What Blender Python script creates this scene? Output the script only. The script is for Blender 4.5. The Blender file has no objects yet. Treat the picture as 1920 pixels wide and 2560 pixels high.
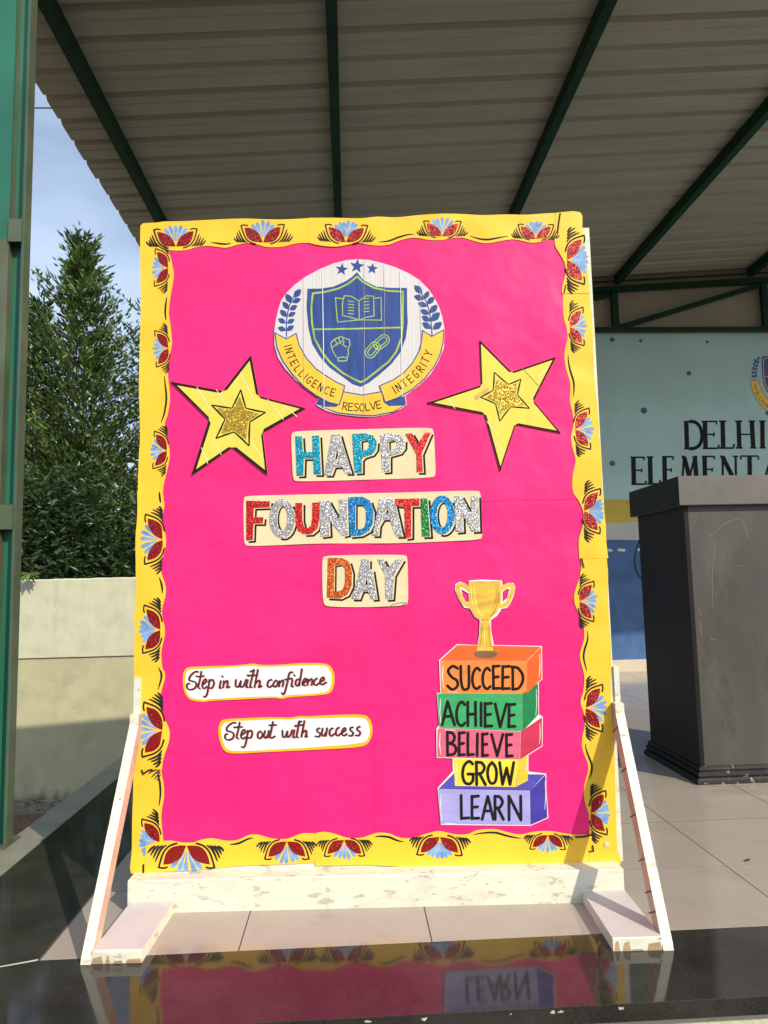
import bpy, bmesh, math, random
from mathutils import Vector, Matrix
from mathutils.geometry import tessellate_polygon
random.seed(7)
SC = bpy.context.scene
COL = SC.collection

# ------------------------------------------------------------------ camera
F, CX, CY, EYE = 1776., 960., 1280., .836            # focal length and centre in pixels of the 1920x2560 frame
def nrm(v): return Vector(v).normalized()
UPc = nrm((-390, -17470, 1776)); Dc = Vector((-85, 182.4, 1776)); Dc = (Dc - UPc*Dc.dot(UPc)).normalized()
Xc = Dc.cross(UPc); Xc = Xc if Xc.x > 0 else -Xc
CAM = Vector((0, 0, EYE))
def ray(px, py):
    v = nrm((px-CX, py-CY, F)); return Vector((Xc.dot(v), Dc.dot(v), UPc.dot(v)))
def hit(px, py, p0, n):
    r = ray(px, py); n = Vector(n); return CAM + r*((Vector(p0)-CAM).dot(n)/r.dot(n))
cd = bpy.data.cameras.new('camera'); cam = bpy.data.objects.new('camera', cd); COL.objects.link(cam)
right = Vector((Xc[0], Dc[0], UPc[0])); down = Vector((Xc[1], Dc[1], UPc[1])); fwd = Vector((Xc[2], Dc[2], UPc[2]))
m = Matrix((right, -down, -fwd)).transposed().to_4x4(); m.translation = CAM
cam.matrix_world = m
cd.sensor_width = 36; cd.lens = F/2560*36; cd.clip_start = .05; cd.clip_end = 2000
SC.camera = cam

# ------------------------------------------------------------------ sky and sun
SUN = Vector((.83, -1, .90)).normalized()
w = bpy.data.worlds.new('World'); SC.world = w; w.use_nodes = True
nt = w.node_tree; nt.nodes.clear()
N = nt.nodes.new; L = nt.links.new
sky = N('ShaderNodeTexSky'); sky.sky_type = 'NISHITA'; sky.sun_disc = False
sky.sun_elevation = math.asin(SUN.z); sky.sun_rotation = math.atan2(SUN.x, SUN.y)
sky.air_density = 1.0; sky.dust_density = 1.6; sky.ozone_density = 1.5
tc = N('ShaderNodeTexCoord'); mp = N('ShaderNodeMapping'); mp.inputs['Scale'].default_value = (1.6, 1.6, 4.0)
nz = N('ShaderNodeTexNoise'); nz.inputs['Scale'].default_value = 1.7; nz.inputs['Detail'].default_value = 5; nz.inputs['Roughness'].default_value = .5
rp = N('ShaderNodeValToRGB'); rp.color_ramp.elements[0].color = (.28, .28, .28, 1); rp.color_ramp.elements[0].position = .36; rp.color_ramp.elements[1].position = .72
rp.color_ramp.elements[1].color = (.75, .75, .75, 1)
mx = N('ShaderNodeMix'); mx.data_type = 'RGBA'
bg = N('ShaderNodeBackground'); bg.inputs['Strength'].default_value = .135
out = N('ShaderNodeOutputWorld')
L(tc.outputs['Generated'], mp.inputs[0]); L(mp.outputs[0], nz.inputs['Vector']); L(nz.outputs[0], rp.inputs[0])
L(rp.outputs[0], mx.inputs['Factor']); L(sky.outputs[0], mx.inputs['A']); mx.inputs['B'].default_value = (6.8, 8.1, 10.4, 1)
L(mx.outputs['Result'], bg.inputs[0]); L(bg.outputs[0], out.inputs[0])
sl = bpy.data.lights.new('sun', 'SUN'); sl.energy = 4.45; sl.angle = math.radians(.55); sl.color = (1, .925, .77)
so = bpy.data.objects.new('sun', sl); COL.objects.link(so); so.rotation_euler = SUN.to_track_quat('Z', 'Y').to_euler(); so.location = (6, -8, 8)
vs = SC.view_settings; vs.view_transform = 'Standard'; vs.look = 'None'; vs.exposure = 0.04; vs.gamma = 1; vs.use_curve_mapping = False

# ------------------------------------------------------------------ materials
MATS = {}
def mat(name, col, rough=.6, var=.12, scale=6, bump=0, bscale=None, spec=.5, metal=0, stretch=None, dirt=None, detail=4, coat=0, trans=0):
    """principled surface: mottled base colour, fine relief, optional (colour, amount, scale) dirt patches"""
    if name in MATS: return MATS[name]
    m = bpy.data.materials.new(name); MATS[name] = m; m.use_nodes = True
    t = m.node_tree; b = t.nodes['Principled BSDF']; n = t.nodes.new; l = t.links.new
    tcn = n('ShaderNodeTexCoord'); mpn = n('ShaderNodeMapping'); l(tcn.outputs['Object'], mpn.inputs[0])
    if stretch: mpn.inputs['Scale'].default_value = stretch
    no = n('ShaderNodeTexNoise'); no.inputs['Scale'].default_value = scale; no.inputs['Detail'].default_value = detail; l(mpn.outputs[0], no.inputs['Vector'])
    mr = n('ShaderNodeMapRange'); mr.inputs['From Min'].default_value = .3; mr.inputs['From Max'].default_value = .7
    mr.inputs['To Min'].default_value = 1-var; mr.inputs['To Max'].default_value = 1+var; l(no.outputs[0], mr.inputs[0])
    vm = n('ShaderNodeVectorMath'); vm.operation = 'SCALE'; vm.inputs[0].default_value = col[:3]; l(mr.outputs[0], vm.inputs['Scale'])
    last = vm.outputs[0]
    if dirt:
        for dcol, amt, dsc, lo, hi in dirt:
            dn = n('ShaderNodeTexNoise'); dn.inputs['Scale'].default_value = dsc; dn.inputs['Detail'].default_value = 7; dn.inputs['Roughness'].default_value = .65; l(mpn.outputs[0], dn.inputs['Vector'])
            dr = n('ShaderNodeMapRange'); dr.inputs['From Min'].default_value = lo; dr.inputs['From Max'].default_value = hi; dr.inputs['To Max'].default_value = amt; l(dn.outputs[0], dr.inputs[0])
            mi = n('ShaderNodeMix'); mi.data_type = 'RGBA'; l(dr.outputs[0], mi.inputs['Factor']); l(last, mi.inputs['A']); mi.inputs['B'].default_value = (*dcol, 1); last = mi.outputs['Result']
    l(last, b.inputs['Base Color'])
    b.inputs['Roughness'].default_value = rough; b.inputs['Specular IOR Level'].default_value = spec; b.inputs['Metallic'].default_value = metal
    b.inputs['Coat Weight'].default_value = coat
    if bump:
        bn = n('ShaderNodeTexNoise'); bn.inputs['Scale'].default_value = bscale or scale; bn.inputs['Detail'].default_value = detail; l(mpn.outputs[0], bn.inputs['Vector'])
        bu = n('ShaderNodeBump'); bu.inputs['Distance'].default_value = bump; bu.inputs['Strength'].default_value = 1; l(bn.outputs[0], bu.inputs['Height']); l(bu.outputs[0], b.inputs['Normal'])
    return m
def glitter(name, col, size=900):
    if name in MATS: return MATS[name]
    m = bpy.data.materials.new(name); MATS[name] = m; m.use_nodes = True
    t = m.node_tree; b = t.nodes['Principled BSDF']; n = t.nodes.new; l = t.links.new
    tcn = n('ShaderNodeTexCoord'); vo = n('ShaderNodeTexVoronoi'); vo.inputs['Scale'].default_value = size; l(tcn.outputs['Object'], vo.inputs['Vector'])
    sp = n('ShaderNodeSeparateColor'); l(vo.outputs['Color'], sp.inputs[0])
    mr = n('ShaderNodeMapRange'); mr.inputs['To Min'].default_value = .6; mr.inputs['To Max'].default_value = 1.3; l(sp.outputs[0], mr.inputs[0])
    vm = n('ShaderNodeVectorMath'); vm.operation = 'SCALE'; vm.inputs[0].default_value = col; l(mr.outputs[0], vm.inputs['Scale']); l(vm.outputs[0], b.inputs['Base Color'])
    a = n('ShaderNodeVectorMath'); a.operation = 'SUBTRACT'; l(vo.outputs['Color'], a.inputs[0]); a.inputs[1].default_value = (.5, .5, .5)
    s = n('ShaderNodeVectorMath'); s.operation = 'SCALE'; l(a.outputs[0], s.inputs[0]); s.inputs['Scale'].default_value = .75
    g = n('ShaderNodeNewGeometry'); d = n('ShaderNodeVectorMath'); d.operation = 'ADD'; l(g.outputs['Normal'], d.inputs[0]); l(s.outputs[0], d.inputs[1])
    q = n('ShaderNodeVectorMath'); q.operation = 'NORMALIZE'; l(d.outputs[0], q.inputs[0]); l(q.outputs[0], b.inputs['Normal'])
    b.inputs['Metallic'].default_value = .35; b.inputs['Roughness'].default_value = .32
    return m

# ------------------------------------------------------------------ objects
def tag(o, label=None, cat=None, group=None, kind=None):
    if label: o['label'] = label
    if cat: o['category'] = cat
    if group: o['group'] = group
    if kind: o['kind'] = kind
    return o
def empty(name, loc=(0, 0, 0), rz=0):
    o = bpy.data.objects.new(name, None); COL.objects.link(o); o.location = loc; o.rotation_euler = (0, 0, rz); o.empty_display_size = .1
    return o
def link(name, me, parent=None, loc=None):
    o = bpy.data.objects.new(name, me); COL.objects.link(o); o.parent = parent
    if loc is not None: o.location = loc
    return o
class MB:
    def __init__(s): s.v = []; s.f = []; s.m = []; s.mats = []; s.sm = []
    def mi(s, m):
        if m not in s.mats: s.mats.append(m)
        return s.mats.index(m)
    def face(s, idx, k, smooth=False): s.f.append(idx); s.m.append(k); s.sm.append(smooth)
    def box(s, a, b, m):
        x0, y0, z0 = a; x1, y1, z1 = b; k = s.mi(m); n = len(s.v)
        s.v += [(x0,y0,z0),(x1,y0,z0),(x1,y1,z0),(x0,y1,z0),(x0,y0,z1),(x1,y0,z1),(x1,y1,z1),(x0,y1,z1)]
        for q in ((0,3,2,1),(4,5,6,7),(0,1,5,4),(1,2,6,5),(2,3,7,6),(3,0,4,7)): s.face([n+i for i in q], k)
    def beam(s, p, q, wd, hd, m, up=(0, 0, 1)):
        p = Vector(p); q = Vector(q); d = (q-p).normalized(); sx = d.cross(Vector(up)).normalized(); u = sx.cross(d).normalized(); k = s.mi(m); n = len(s.v)
        for c in (p, q):
            for a, b in ((-1,-1),(1,-1),(1,1),(-1,1)): s.v.append(tuple(c + sx*a*wd/2 + u*b*hd/2))
        for f in ((0,1,2,3),(7,6,5,4),(0,4,5,1),(1,5,6,2),(2,6,7,3),(3,7,4,0)): s.face([n+i for i in f], k)
    def tube(s, pts, r, m, seg=8, r2=None):
        k = s.mi(m); n0 = len(s.v); P = [Vector(p) for p in pts]; c = len(P)
        for i, p in enumerate(P):
            d = (P[min(i+1, c-1)]-P[max(i-1, 0)]).normalized(); a = d.orthogonal().normalized() if abs(d.z) > .9 else d.cross(Vector((0,0,1))).normalized(); b = d.cross(a)
            rr = r if r2 is None else r + (r2-r)*i/(c-1)
            for j in range(seg):
                t = 2*math.pi*j/seg; s.v.append(tuple(p + a*math.cos(t)*rr + b*math.sin(t)*rr))
        for i in range(c-1):
            for j in range(seg):
                s.face([n0+i*seg+j, n0+i*seg+(j+1)%seg, n0+(i+1)*seg+(j+1)%seg, n0+(i+1)*seg+j], k, True)
        s.face([n0+j for j in range(seg)][::-1], k); s.face([n0+(c-1)*seg+j for j in range(seg)], k)
    def prism(s, prof, axis, a, b, m, smooth=False):
        """extrude a closed 2-D profile along x ('x': profile is (y,z)) or y ('y': profile is (x,z))"""
        k = s.mi(m); n = len(s.v); c = len(prof)
        for t in (a, b):
            for p in prof: s.v.append((t, p[0], p[1]) if axis == 'x' else (p[0], t, p[1]))
        for i in range(c): s.face([n+i, n+(i+1) % c, n+c+(i+1) % c, n+c+i], k, smooth)
        s.face([n+i for i in range(c)][::-1], k); s.face([n+c+i for i in range(c)], k)
    def plate(s, poly, y, th, m, holes=(), back=False):
        """flat cut-out facing -y: front at y, sides going back th"""
        k = s.mi(m); loops = [list(poly)] + [list(h) for h in holes]
        flat = [p for lp in loops for p in lp]; n = len(s.v)
        s.v += [(p[0], y, p[1]) for p in flat]
        for t in tessellate_polygon([[Vector((p[0], p[1], 0)) for p in lp] for lp in loops]):
            a, b, c = [Vector(flat[i]) for i in t]
            cr = (b-a).x*(c-a).y - (b-a).y*(c-a).x
            if abs(cr) < 1e-12: continue
            s.face([n+i for i in (t if cr > 0 else t[::-1])], k)
        if th > 0:
            nb = len(s.v); s.v += [(p[0], y+th, p[1]) for p in flat]; o = 0
            for li, lp in enumerate(loops):
                c = len(lp); ar = sum(lp[i][0]*lp[(i+1) % c][1]-lp[(i+1) % c][0]*lp[i][1] for i in range(c))
                fl = (ar > 0) == (li == 0)
                for i in range(c):
                    q = [n+o+i, nb+o+i, nb+o+(i+1) % c, n+o+(i+1) % c]
                    s.face(q if fl else q[::-1], k)
                o += c
    def ribbon(s, pts, wd, y, m, taper=False, cap=True):
        """flat brush stroke facing -y"""
        k = s.mi(m); P = [Vector(p) for p in pts]; Q = [P[0]]
        for p in P[1:]:
            if (p-Q[-1]).length > 1e-5: Q.append(p)
        P = Q; c = len(P)
        if c < 2: return
        closed = (P[0]-P[-1]).length < 1e-4
        n0 = len(s.v)
        for i in range(c):
            a = P[i]-P[i-1] if i else (P[0]-P[-2] if closed else P[1]-P[0]); b = P[i+1]-P[i] if i < c-1 else (P[1]-P[0] if closed else P[-1]-P[-2])
            a = a.normalized(); b = b.normalized(); t = (a+b); t = t.normalized() if t.length > .2 else b
            nn = Vector((-t.y, t.x)); h = wd/2/max(.5, abs(nn.dot(Vector((-b.y, b.x)))))
            if taper: h *= max(.25, math.sin(math.pi*min(.97, (i+.45)/(c-.1)))**.6)
            s.v.append((P[i].x+nn.x*h, y, P[i].y+nn.y*h)); s.v.append((P[i].x-nn.x*h, y, P[i].y-nn.y*h))
        for i in range(c-1): s.face([n0+2*i, n0+2*i+1, n0+2*i+3, n0+2*i+2], k)
        if cap and not closed and not taper:
            for e, d in ((0, P[0]-P[1]), (c-1, P[-1]-P[-2])):
                a0 = math.atan2(d.y, d.x); ids = []
                for j in range(1, 5):
                    t = a0 - math.pi/2 + math.pi*j/5; ids.append(len(s.v)); s.v.append((P[e].x+math.cos(t)*wd/2, y, P[e].y+math.sin(t)*wd/2))
                l0, r0 = n0+2*e, n0+2*e+1
                s.face(([l0]+ids+[r0])[::-1] if e == 0 else ([r0]+ids+[l0])[::-1] if False else ([r0]+ids+[l0]), k)
    def build(s, name, parent=None, loc=None):
        me = bpy.data.meshes.new(name); me.from_pydata(s.v, [], s.f)
        for m in s.mats: me.materials.append(m)
        me.polygons.foreach_set('material_index', s.m); me.polygons.foreach_set('use_smooth', s.sm); me.update()
        return link(name, me, parent, loc)
def smooth(pts, n=4, closed=False):
    """Catmull-Rom through the points"""
    P = [Vector(p) for p in pts]; c = len(P); out = []
    if c < 3: return [tuple(p) for p in P]
    for i in range(c if closed else c-1):
        p0 = P[(i-1) % c] if closed or i else P[0]; p1 = P[i]; p2 = P[(i+1) % c]; p3 = P[(i+2) % c] if closed or i < c-2 else P[-1]
        for j in range(n):
            t = j/n; out.append(tuple(.5*((2*p1)+(p2-p0)*t+(2*p0-5*p1+4*p2-p3)*t*t+(3*p1-p0-3*p2+p3)*t**3)))
    if not closed: out.append(tuple(P[-1]))
    return out
def chaikin(pts, n=2):
    for _ in range(n):
        q = []; c = len(pts)
        for i in range(c):
            a, b = pts[i], pts[(i+1) % c]
            q += [(a[0]*.78+b[0]*.22, a[1]*.78+b[1]*.22), (a[0]*.22+b[0]*.78, a[1]*.22+b[1]*.78)]
        pts = q
    return pts
def Z(x0, y0, s): return lambda pts: [(x0+x/s, y0+y/s) for x, y in pts]

# ================================================================== setting
M_grout = mat('grout', (.07, .06, .05), .9)
M_tile = mat('floor_tile', (.36, .305, .25), .12, var=.05, scale=3, dirt=[((.27, .22, .18), .55, 5, .5, .75), ((.10, .08, .06), .6, 60, .70, .73)], bump=.0005, bscale=2)
M_granite = mat('black_granite', (.017, .016, .014), .075, var=.5, scale=500, spec=.46, dirt=[((.15, .135, .115), .30, 330, .52, .66), ((.075, .07, .058), .55, 3.5, .40, .78)], detail=3)
M_plaster = mat('cream_plaster', (.53, .52, .36), .85, var=.06, scale=4, bump=.004, bscale=55, dirt=[((.36, .34, .24), .5, 3, .5, .75)])
M_smoothwall = mat('lower_plaster', (.44, .41, .245), .8, var=.08, scale=2.5, bump=.001, bscale=30, dirt=[((.22, .20, .13), .6, 2.2, .5, .8)])
M_soil = mat('soil', (.10, .055, .035), .95, var=.4, scale=14, bump=.03, bscale=22, dirt=[((.30, .27, .22), .6, 18, .58, .68)])

GZ = -2.52
g = MB(); n = 40
g.box((-300, -300, -4.5), (300, 300, GZ), M_soil)
tag(g.build('ground'), kind='structure')

stage = MB()
stage.box((-1.09, 1.50, GZ), (6.2, 7.2, -.012), M_plaster)
stage_o = tag(stage.build('stage_floor'), kind='structure')
bed = MB(); bed.box((-.73, 1.752, -.0118), (4.7, 6.46, -.0007), M_grout); bed.build('grout_bed', stage_o)
def tile_mesh(w_, d_):
    b = MB(); e = .0002; h = .008
    v = [(0,0,-h),(w_,0,-h),(w_,d_,-h),(0,d_,-h),(0,0,-e),(w_,0,-e),(w_,d_,-e),(0,d_,-e),(e,e,0),(w_-e,e,0),(w_-e,d_-e,0),(e,d_-e,0)]
    b.v = v; k = b.mi(M_tile)
    for q in ((0,1,5,4),(1,2,6,5),(2,3,7,6),(3,0,4,7),(4,5,9,8),(5,6,10,9),(6,7,11,10),(7,4,8,11),(8,9,10,11)): b.face(list(q), k)
    o = b.build('tile'); me = o.data; bpy.data.objects.remove(o); return me
G = .0032
tm_a = tile_mesh(.45-G, .362-G); tm_b = tile_mesh(.45-G, .385-G*1.7)
rows = [1.753] + [2.115 + .385*i for i in range(12)]
for r, y in enumerate(rows):
    if y > 6.4: break
    for c in range(12):
        o = link('tile', tm_a if r == 0 else tm_b, stage_o, (-.721+.45*c, y, random.uniform(-.0001, .0001)))
        o.rotation_euler = (random.uniform(-.0003, .0003), random.uniform(-.0003, .0003), 0)
def slab(name, poly, z0, z1, m_, parent):
    """horizontal slab from a polygon in x,y with a small chamfer"""
    b = MB(); k = b.mi(m_); c = len(poly)
    ar = sum(poly[i][0]*poly[(i+1) % c][1]-poly[(i+1) % c][0]*poly[i][1] for i in range(c))
    if ar < 0: poly = poly[::-1]
    cx_ = sum(p[0] for p in poly)/c; cy_ = sum(p[1] for p in poly)/c
    e = .0006
    b.v = [(p[0], p[1], z0) for p in poly]+[(p[0], p[1], z1-e) for p in poly]+[(p[0]-math.copysign(e, p[0]-cx_), p[1]-math.copysign(e, p[1]-cy_), z1) for p in poly]
    for i in range(c):
        j = (i+1) % c
        b.face([i, j, c+j, c+i], k); b.face([c+i, c+j, 2*c+j, 2*c+i], k)
    b.face([2*c+i for i in range(c)], k); b.face([i for i in range(c)][::-1], k)
    return b.build(name, parent)
g0 = .0015
# front nosing in lengths, mitred at the left corner into the side band
slab('granite_slab', [(-1.05, 1.473), (1.40, 1.473), (1.40, 1.753-g0), (-.725, 1.753-g0), (-.80, 1.730), (-1.05, 1.650)], -.034, 0, M_granite, stage_o)
slab('granite_slab', [(1.403, 1.473), (3.6, 1.473), (3.6, 1.753-g0), (1.403, 1.753-g0)], -.034, .0002, M_granite, stage_o)
slab('granite_slab', [(-1.05, 1.6535), (-.80, 1.7335), (-.727, 1.758), (-.727, 3.15), (-1.05, 3.15)], -.034, .0001, M_granite, stage_o)
slab('granite_slab', [(-1.05, 3.153), (-.727, 3.153), (-.727, 4.9), (-1.05, 4.9)], -.034, -.0001, M_granite, stage_o)
mj = MB(); M_whitejoint = mat('joint_filler', (.5, .48, .42), .8); mj.beam((-1.05, 1.6515, -.002), (-.727, 1.7555, -.002), .0035, .005, M_whitejoint); mj.build('joint_filler', stage_o)
M_edge = mat('side_coping', (.24, .235, .175), .3, var=.15, scale=8, dirt=[((.2, .18, .13), .6, 5, .5, .7)])
slab('side_coping', [(-1.165, 1.473), (-1.052, 1.473), (-1.052, 4.9), (-1.165, 4.9)], -.09, .002, M_edge, stage_o)

rc = random.Random(8); M_chip = mat('mortar_chip', (.45, .42, .35), .9, var=.3, scale=60)
for x in (-.36, -.325, -.30, -.285, -.235, -.19, -.12, .02, .13, .30, .383, .40, .52):
    q = MB(); w_ = rc.uniform(.002, .008); k_ = 8
    q.plate([(x+w_*math.cos(t*2*math.pi/k_)*rc.uniform(.6, 1.1), -.006-rc.uniform(0, .004)+w_*.4*math.sin(t*2*math.pi/k_)*rc.uniform(.6, 1.1)) for t in range(k_)], 1.4722, .0008, M_chip); q.build('mortar_chip', stage_o)
# ------------------------------------------------------------------ boundary wall, ledge under it
YBW = 12.0
def bz(py, px=200): return hit(px, py, (0, YBW, 0), (0, 1, 0)).z - GZ
bw = empty('boundary_wall', (-4, YBW, GZ)); tag(bw, 'cream rendered boundary wall with a rough upper band in front of the green trees', 'wall')
ZT, ZB, ZF = bz(1446), bz(1642), bz(1998)
def stain(m):
    """damp band and dark mould rising from the footing"""
    t = m.node_tree; b = t.nodes['Principled BSDF']; n = t.nodes.new; l = t.links.new; src = b.inputs['Base Color'].links[0].from_socket
    tcn = n('ShaderNodeTexCoord'); sp = n('ShaderNodeSeparateXYZ'); l(tcn.outputs['Object'], sp.inputs[0])
    no = n('ShaderNodeTexNoise'); no.inputs['Scale'].default_value = 2.5; no.inputs['Detail'].default_value = 6; mpn = n('ShaderNodeMapping'); mpn.inputs['Scale'].default_value = (2.2, 1, .45); l(tcn.outputs['Object'], mpn.inputs[0]); l(mpn.outputs[0], no.inputs['Vector'])
    zd = bz(1842)
    def layer(src, z0, z1, amp, colr, amt, xg=None):
        a = n('ShaderNodeMath'); a.operation = 'MULTIPLY_ADD'; l(no.outputs[0], a.inputs[0]); a.inputs[1].default_value = amp; l(sp.outputs['Z'], a.inputs[2])
        last = a.outputs[0]
        if xg:
            x = n('ShaderNodeMath'); x.operation = 'MULTIPLY_ADD'; l(sp.outputs['X'], x.inputs[0]); x.inputs[1].default_value = -xg; l(last, x.inputs[2]); last = x.outputs[0]
        r = n('ShaderNodeMapRange'); r.interpolation_type = 'SMOOTHSTEP'; r.inputs['From Min'].default_value = z0; r.inputs['From Max'].default_value = z1; r.inputs['To Min'].default_value = amt; r.inputs['To Max'].default_value = 0; l(last, r.inputs[0])
        mi = n('ShaderNodeMix'); mi.data_type = 'RGBA'; l(r.outputs[0], mi.inputs['Factor']); l(src, mi.inputs['A']); mi.inputs['B'].default_value = (*colr, 1); return mi.outputs['Result']
    c = layer(src, .05, .75, .55, (.07, .055, .035), .75, .25)
    c = layer(c, ZF+.1, ZF+.45, .5, (.03, .025, .018), .9)
    l(c, b.inputs['Base Color'])
stain(M_smoothwall)
b = MB(); b.box((-9, .03, 0), (3.6, .26, ZB), M_smoothwall); b.build('lower_wall', bw)
b = MB(); prof = [(0, ZB+.0005), (.0, ZT-.02), (.012, ZT), (.25, ZT+.003), (.27, ZT-.02), (.27, ZB+.0005)]
nx = 150; k = b.mi(M_plaster); rr = [random.uniform(-.006, .006) for _ in range(nx+1)]
for i in range(nx+1):
    x = -9+12.6*i/nx
    for j, p in enumerate(prof): b.v.append((x, p[0]+(rr[i]*.6 if j in (1, 2) else 0), p[1]+(rr[i] if j in (1, 2) else 0)))
for i in range(nx):
    for j in range(6): b.face([i*6+j, (i+1)*6+j, (i+1)*6+(j+1) % 6, i*6+(j+1) % 6], k)
b.face([0,1,2,3,4,5], k); b.face([nx*6+j for j in range(5, -1, -1)], k); b.build('rendered_band', bw)
M_ledge = mat('damp_ledge', (.30, .27, .20), .9, var=.25, scale=9, bump=.01, bscale=40, dirt=[((.06, .05, .04), .8, 7, .50, .64)])
M_rubble = mat('mossy_rubble', (.16, .13, .10), .95, var=.6, scale=25, bump=.04, bscale=30, dirt=[((.45, .42, .36), .7, 30, .60, .66), ((.03, .025, .02), .8, 9, .5, .62)])
b = MB(); b.box((-9, -.07, 0), (3.6, .028, ZF), M_ledge); b.build('footing', bw)
b = MB(); k = b.mi(M_rubble); rng = random.Random(4)
for i in range(101):
    x = -9+12.6*i/100
    for yy, zz in ((-.072, bz(2012)), (-.14, .05+rng.uniform(0, .05)), (-.35, .02+rng.uniform(0, .03)), (-.6, -.01)): b.v.append((x, yy+rng.uniform(-.02, .02)*(yy < -.08), zz))
for i in range(100):
    for j in range(3): b.face([i*4+j, i*4+j+1, (i+1)*4+j+1, (i+1)*4+j], k)
b.build('rubble_bank', bw)

# ------------------------------------------------------------------ hall back wall with mural
YW = 6.461
M_teal = mat('teal_paint', (.37, .56, .53), .6, var=.08, scale=1.6, dirt=[((.30, .30, .25), .35, 3, .5, .8)], bump=.0015, bscale=12)
M_beige = mat('beige_wall_paint', (.30, .28, .21), .8, var=.1, scale=2)
M_mblue = mat('mural_blue', (.035, .10, .25), .55, var=.25, scale=5, dirt=[((.09, .18, .33), .5, 4, .45, .7)])
M_myel = mat('mural_yellow', (.52, .38, .04), .55, var=.12, scale=4)
M_mwhite = mat('mural_pale', (.46, .47, .40), .6, var=.08, scale=4)
M_mdark = mat('mural_lettering', (.014, .013, .014), .7, spec=.15, var=.35, scale=10)
M_skirt = mat('skirting_tile', (.58, .50, .37), .3, var=.06)
hw = empty('mural_wall', (0, YW, 0)); tag(hw, 'back wall of the hall painted teal, yellow and blue with black lettering', 'wall')
b = MB(); b.box((-1.45, 0, 0), (6.2, .12, 3.17), M_teal); b.build('wall', hw)
b = MB(); b.prism([(-1.45, 3.1705), (-1.45, 3.4875), (6.2, 3.9465), (6.2, 3.1705)][::-1], 'y', 0, .12, M_beige); b.build('upper_wall', hw)
def wm(px, py): p = hit(px, py, (0, YW, 0), (0, 1, 0)); return (p.x, p.z)
def wz(f, pts): return [wm(*p) for p in f(pts)]
R1 = Z(1440, 560, 2.99)
b = MB(); b.plate([(-1.45, 1.52), (1.2, 1.565), (2.33, 1.575), (2.9, 1.56), (6.2, 1.44), (6.2, 1.28), (3.2, 1.40), (2.7, 1.365), (2.31, 1.345), (1.2, 1.30), (-1.45, 1.33)], -.0015, 0, M_myel); b.build('painted_band', hw)
b = MB(); b.plate([(-1.45, 1.33), (1.2, 1.30), (2.31, 1.345), (2.7, 1.365), (3.2, 1.40), (6.2, 1.28), (6.2, 1.1), (3.2, 1.17), (2.56, 1.195), (2.3, 1.2), (1.2, 1.16), (-1.45, 1.2)], -.0018, 0, M_mwhite); b.build('painted_curve', hw)
b = MB(); b.plate([(-1.45, 1.2), (1.2, 1.16), (2.3, 1.2), (2.56, 1.195), (3.2, 1.17), (6.2, 1.1), (6.2, .104), (-1.45, .1045)], -.0021, 0, M_mblue); b.build('painted_road', hw)
for i in range(15):
    x = 1.6+.145*i*1.05+.03*(i % 2); z = 1.105 - .012*abs(x-2.4)
    b = MB(); b.ribbon([(x-.025, z), (x+.025, z-.004)], .024, -.003, mat('mural_dash', (.62, .62, .55), .6)); b.build('painted_dash', hw)
b = MB(); b.box((-1.45, -.012, 0), (6.2, 0, .104), M_skirt); b.build('skirting', hw)
M_dot = mat('mural_dot', (.02, .10, .22), .6)
for x, y, r in [(270,865,17),(482,873,12),(980,883,11),(843,1116,17),(507,1395,23),(271,1790,20)]:
    b = MB(); c = wz(R1, [(x, y)])[0]; q = wz(R1, [(x+r, y)])[0][0]-c[0]
    b.plate([(c[0]+q*math.cos(t*math.pi/9)*(1+.05*random.random()), c[1]+q*math.sin(t*math.pi/9)) for t in range(18)], -.002, 0, M_dot); b.build('painted_dot', hw)
# serif capitals: thick and thin strokes in a unit box (y down), (points, weight)
SER = {
 'D': [([(.16,0),(.2,1)],1), ([(.05,.01),(.5,.01)],.35), ([(.05,.99),(.5,.99)],.35), ([(.3,.01),(.6,.03),(.85,.2),(.95,.5),(.88,.8),(.62,.96),(.3,.99)],.75)],
 'E': [([(.2,0),(.24,1)],1), ([(.02,.01),(.85,.01)],.35), ([(.22,.48),(.7,.48)],.35), ([(.08,.985),(.92,.985)],.4), ([(.85,.0),(.83,.12)],.35), ([(.7,.42),(.7,.56)],.35), ([(.92,.99),(.97,.86)],.4)],
 'L': [([(.3,0),(.34,1)],1), ([(.08,.01),(.52,.01)],.35), ([(.1,.985),(.95,.985)],.4), ([(.95,.99),(1,.84)],.4)],
 'H': [([(.2,0),(.24,1)],1), ([(.78,0),(.84,1)],1), ([(.2,.5),(.8,.49)],.35), ([(.04,.01),(.36,.01)],.35), ([(.64,.01),(.92,.01)],.35), ([(.08,.99),(.38,.99)],.35), ([(.7,.99),(.98,.99)],.35)],
 'I': [([(.48,0),(.52,1)],1), ([(.1,.01),(.85,.01)],.35), ([(.15,.99),(.9,.99)],.35)],
 'M': [([(.16,0),(.05,1)],.45), ([(.16,.02),(.48,.75)],1), ([(.48,.75),(.78,.02)],.45), ([(.78,0),(.9,1)],1), ([(.02,.01),(.2,.01)],.35), ([(.74,.01),(.92,.01)],.35)],
 'N': [([(.14,0),(.16,1)],.5), ([(.14,.02),(.86,.98)],1), ([(.86,0),(.88,1)],.5), ([(0,.01),(.2,.01)],.35), ([(.7,.01),(1,.01)],.35)],
 'T': [([(.5,0),(.52,1)],1), ([(.03,.01),(.97,.01)],.35), ([(.03,.01),(.02,.14)],.35), ([(.97,.01),(.99,.14)],.35)],
 'A': [([(.5,0),(.1,1)],.5), ([(.5,0),(.92,1)],1), ([(.24,.66),(.76,.66)],.35), ([(.0,.99),(.25,.99)],.35), ([(.78,.99),(1,.99)],.35)]}
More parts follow.
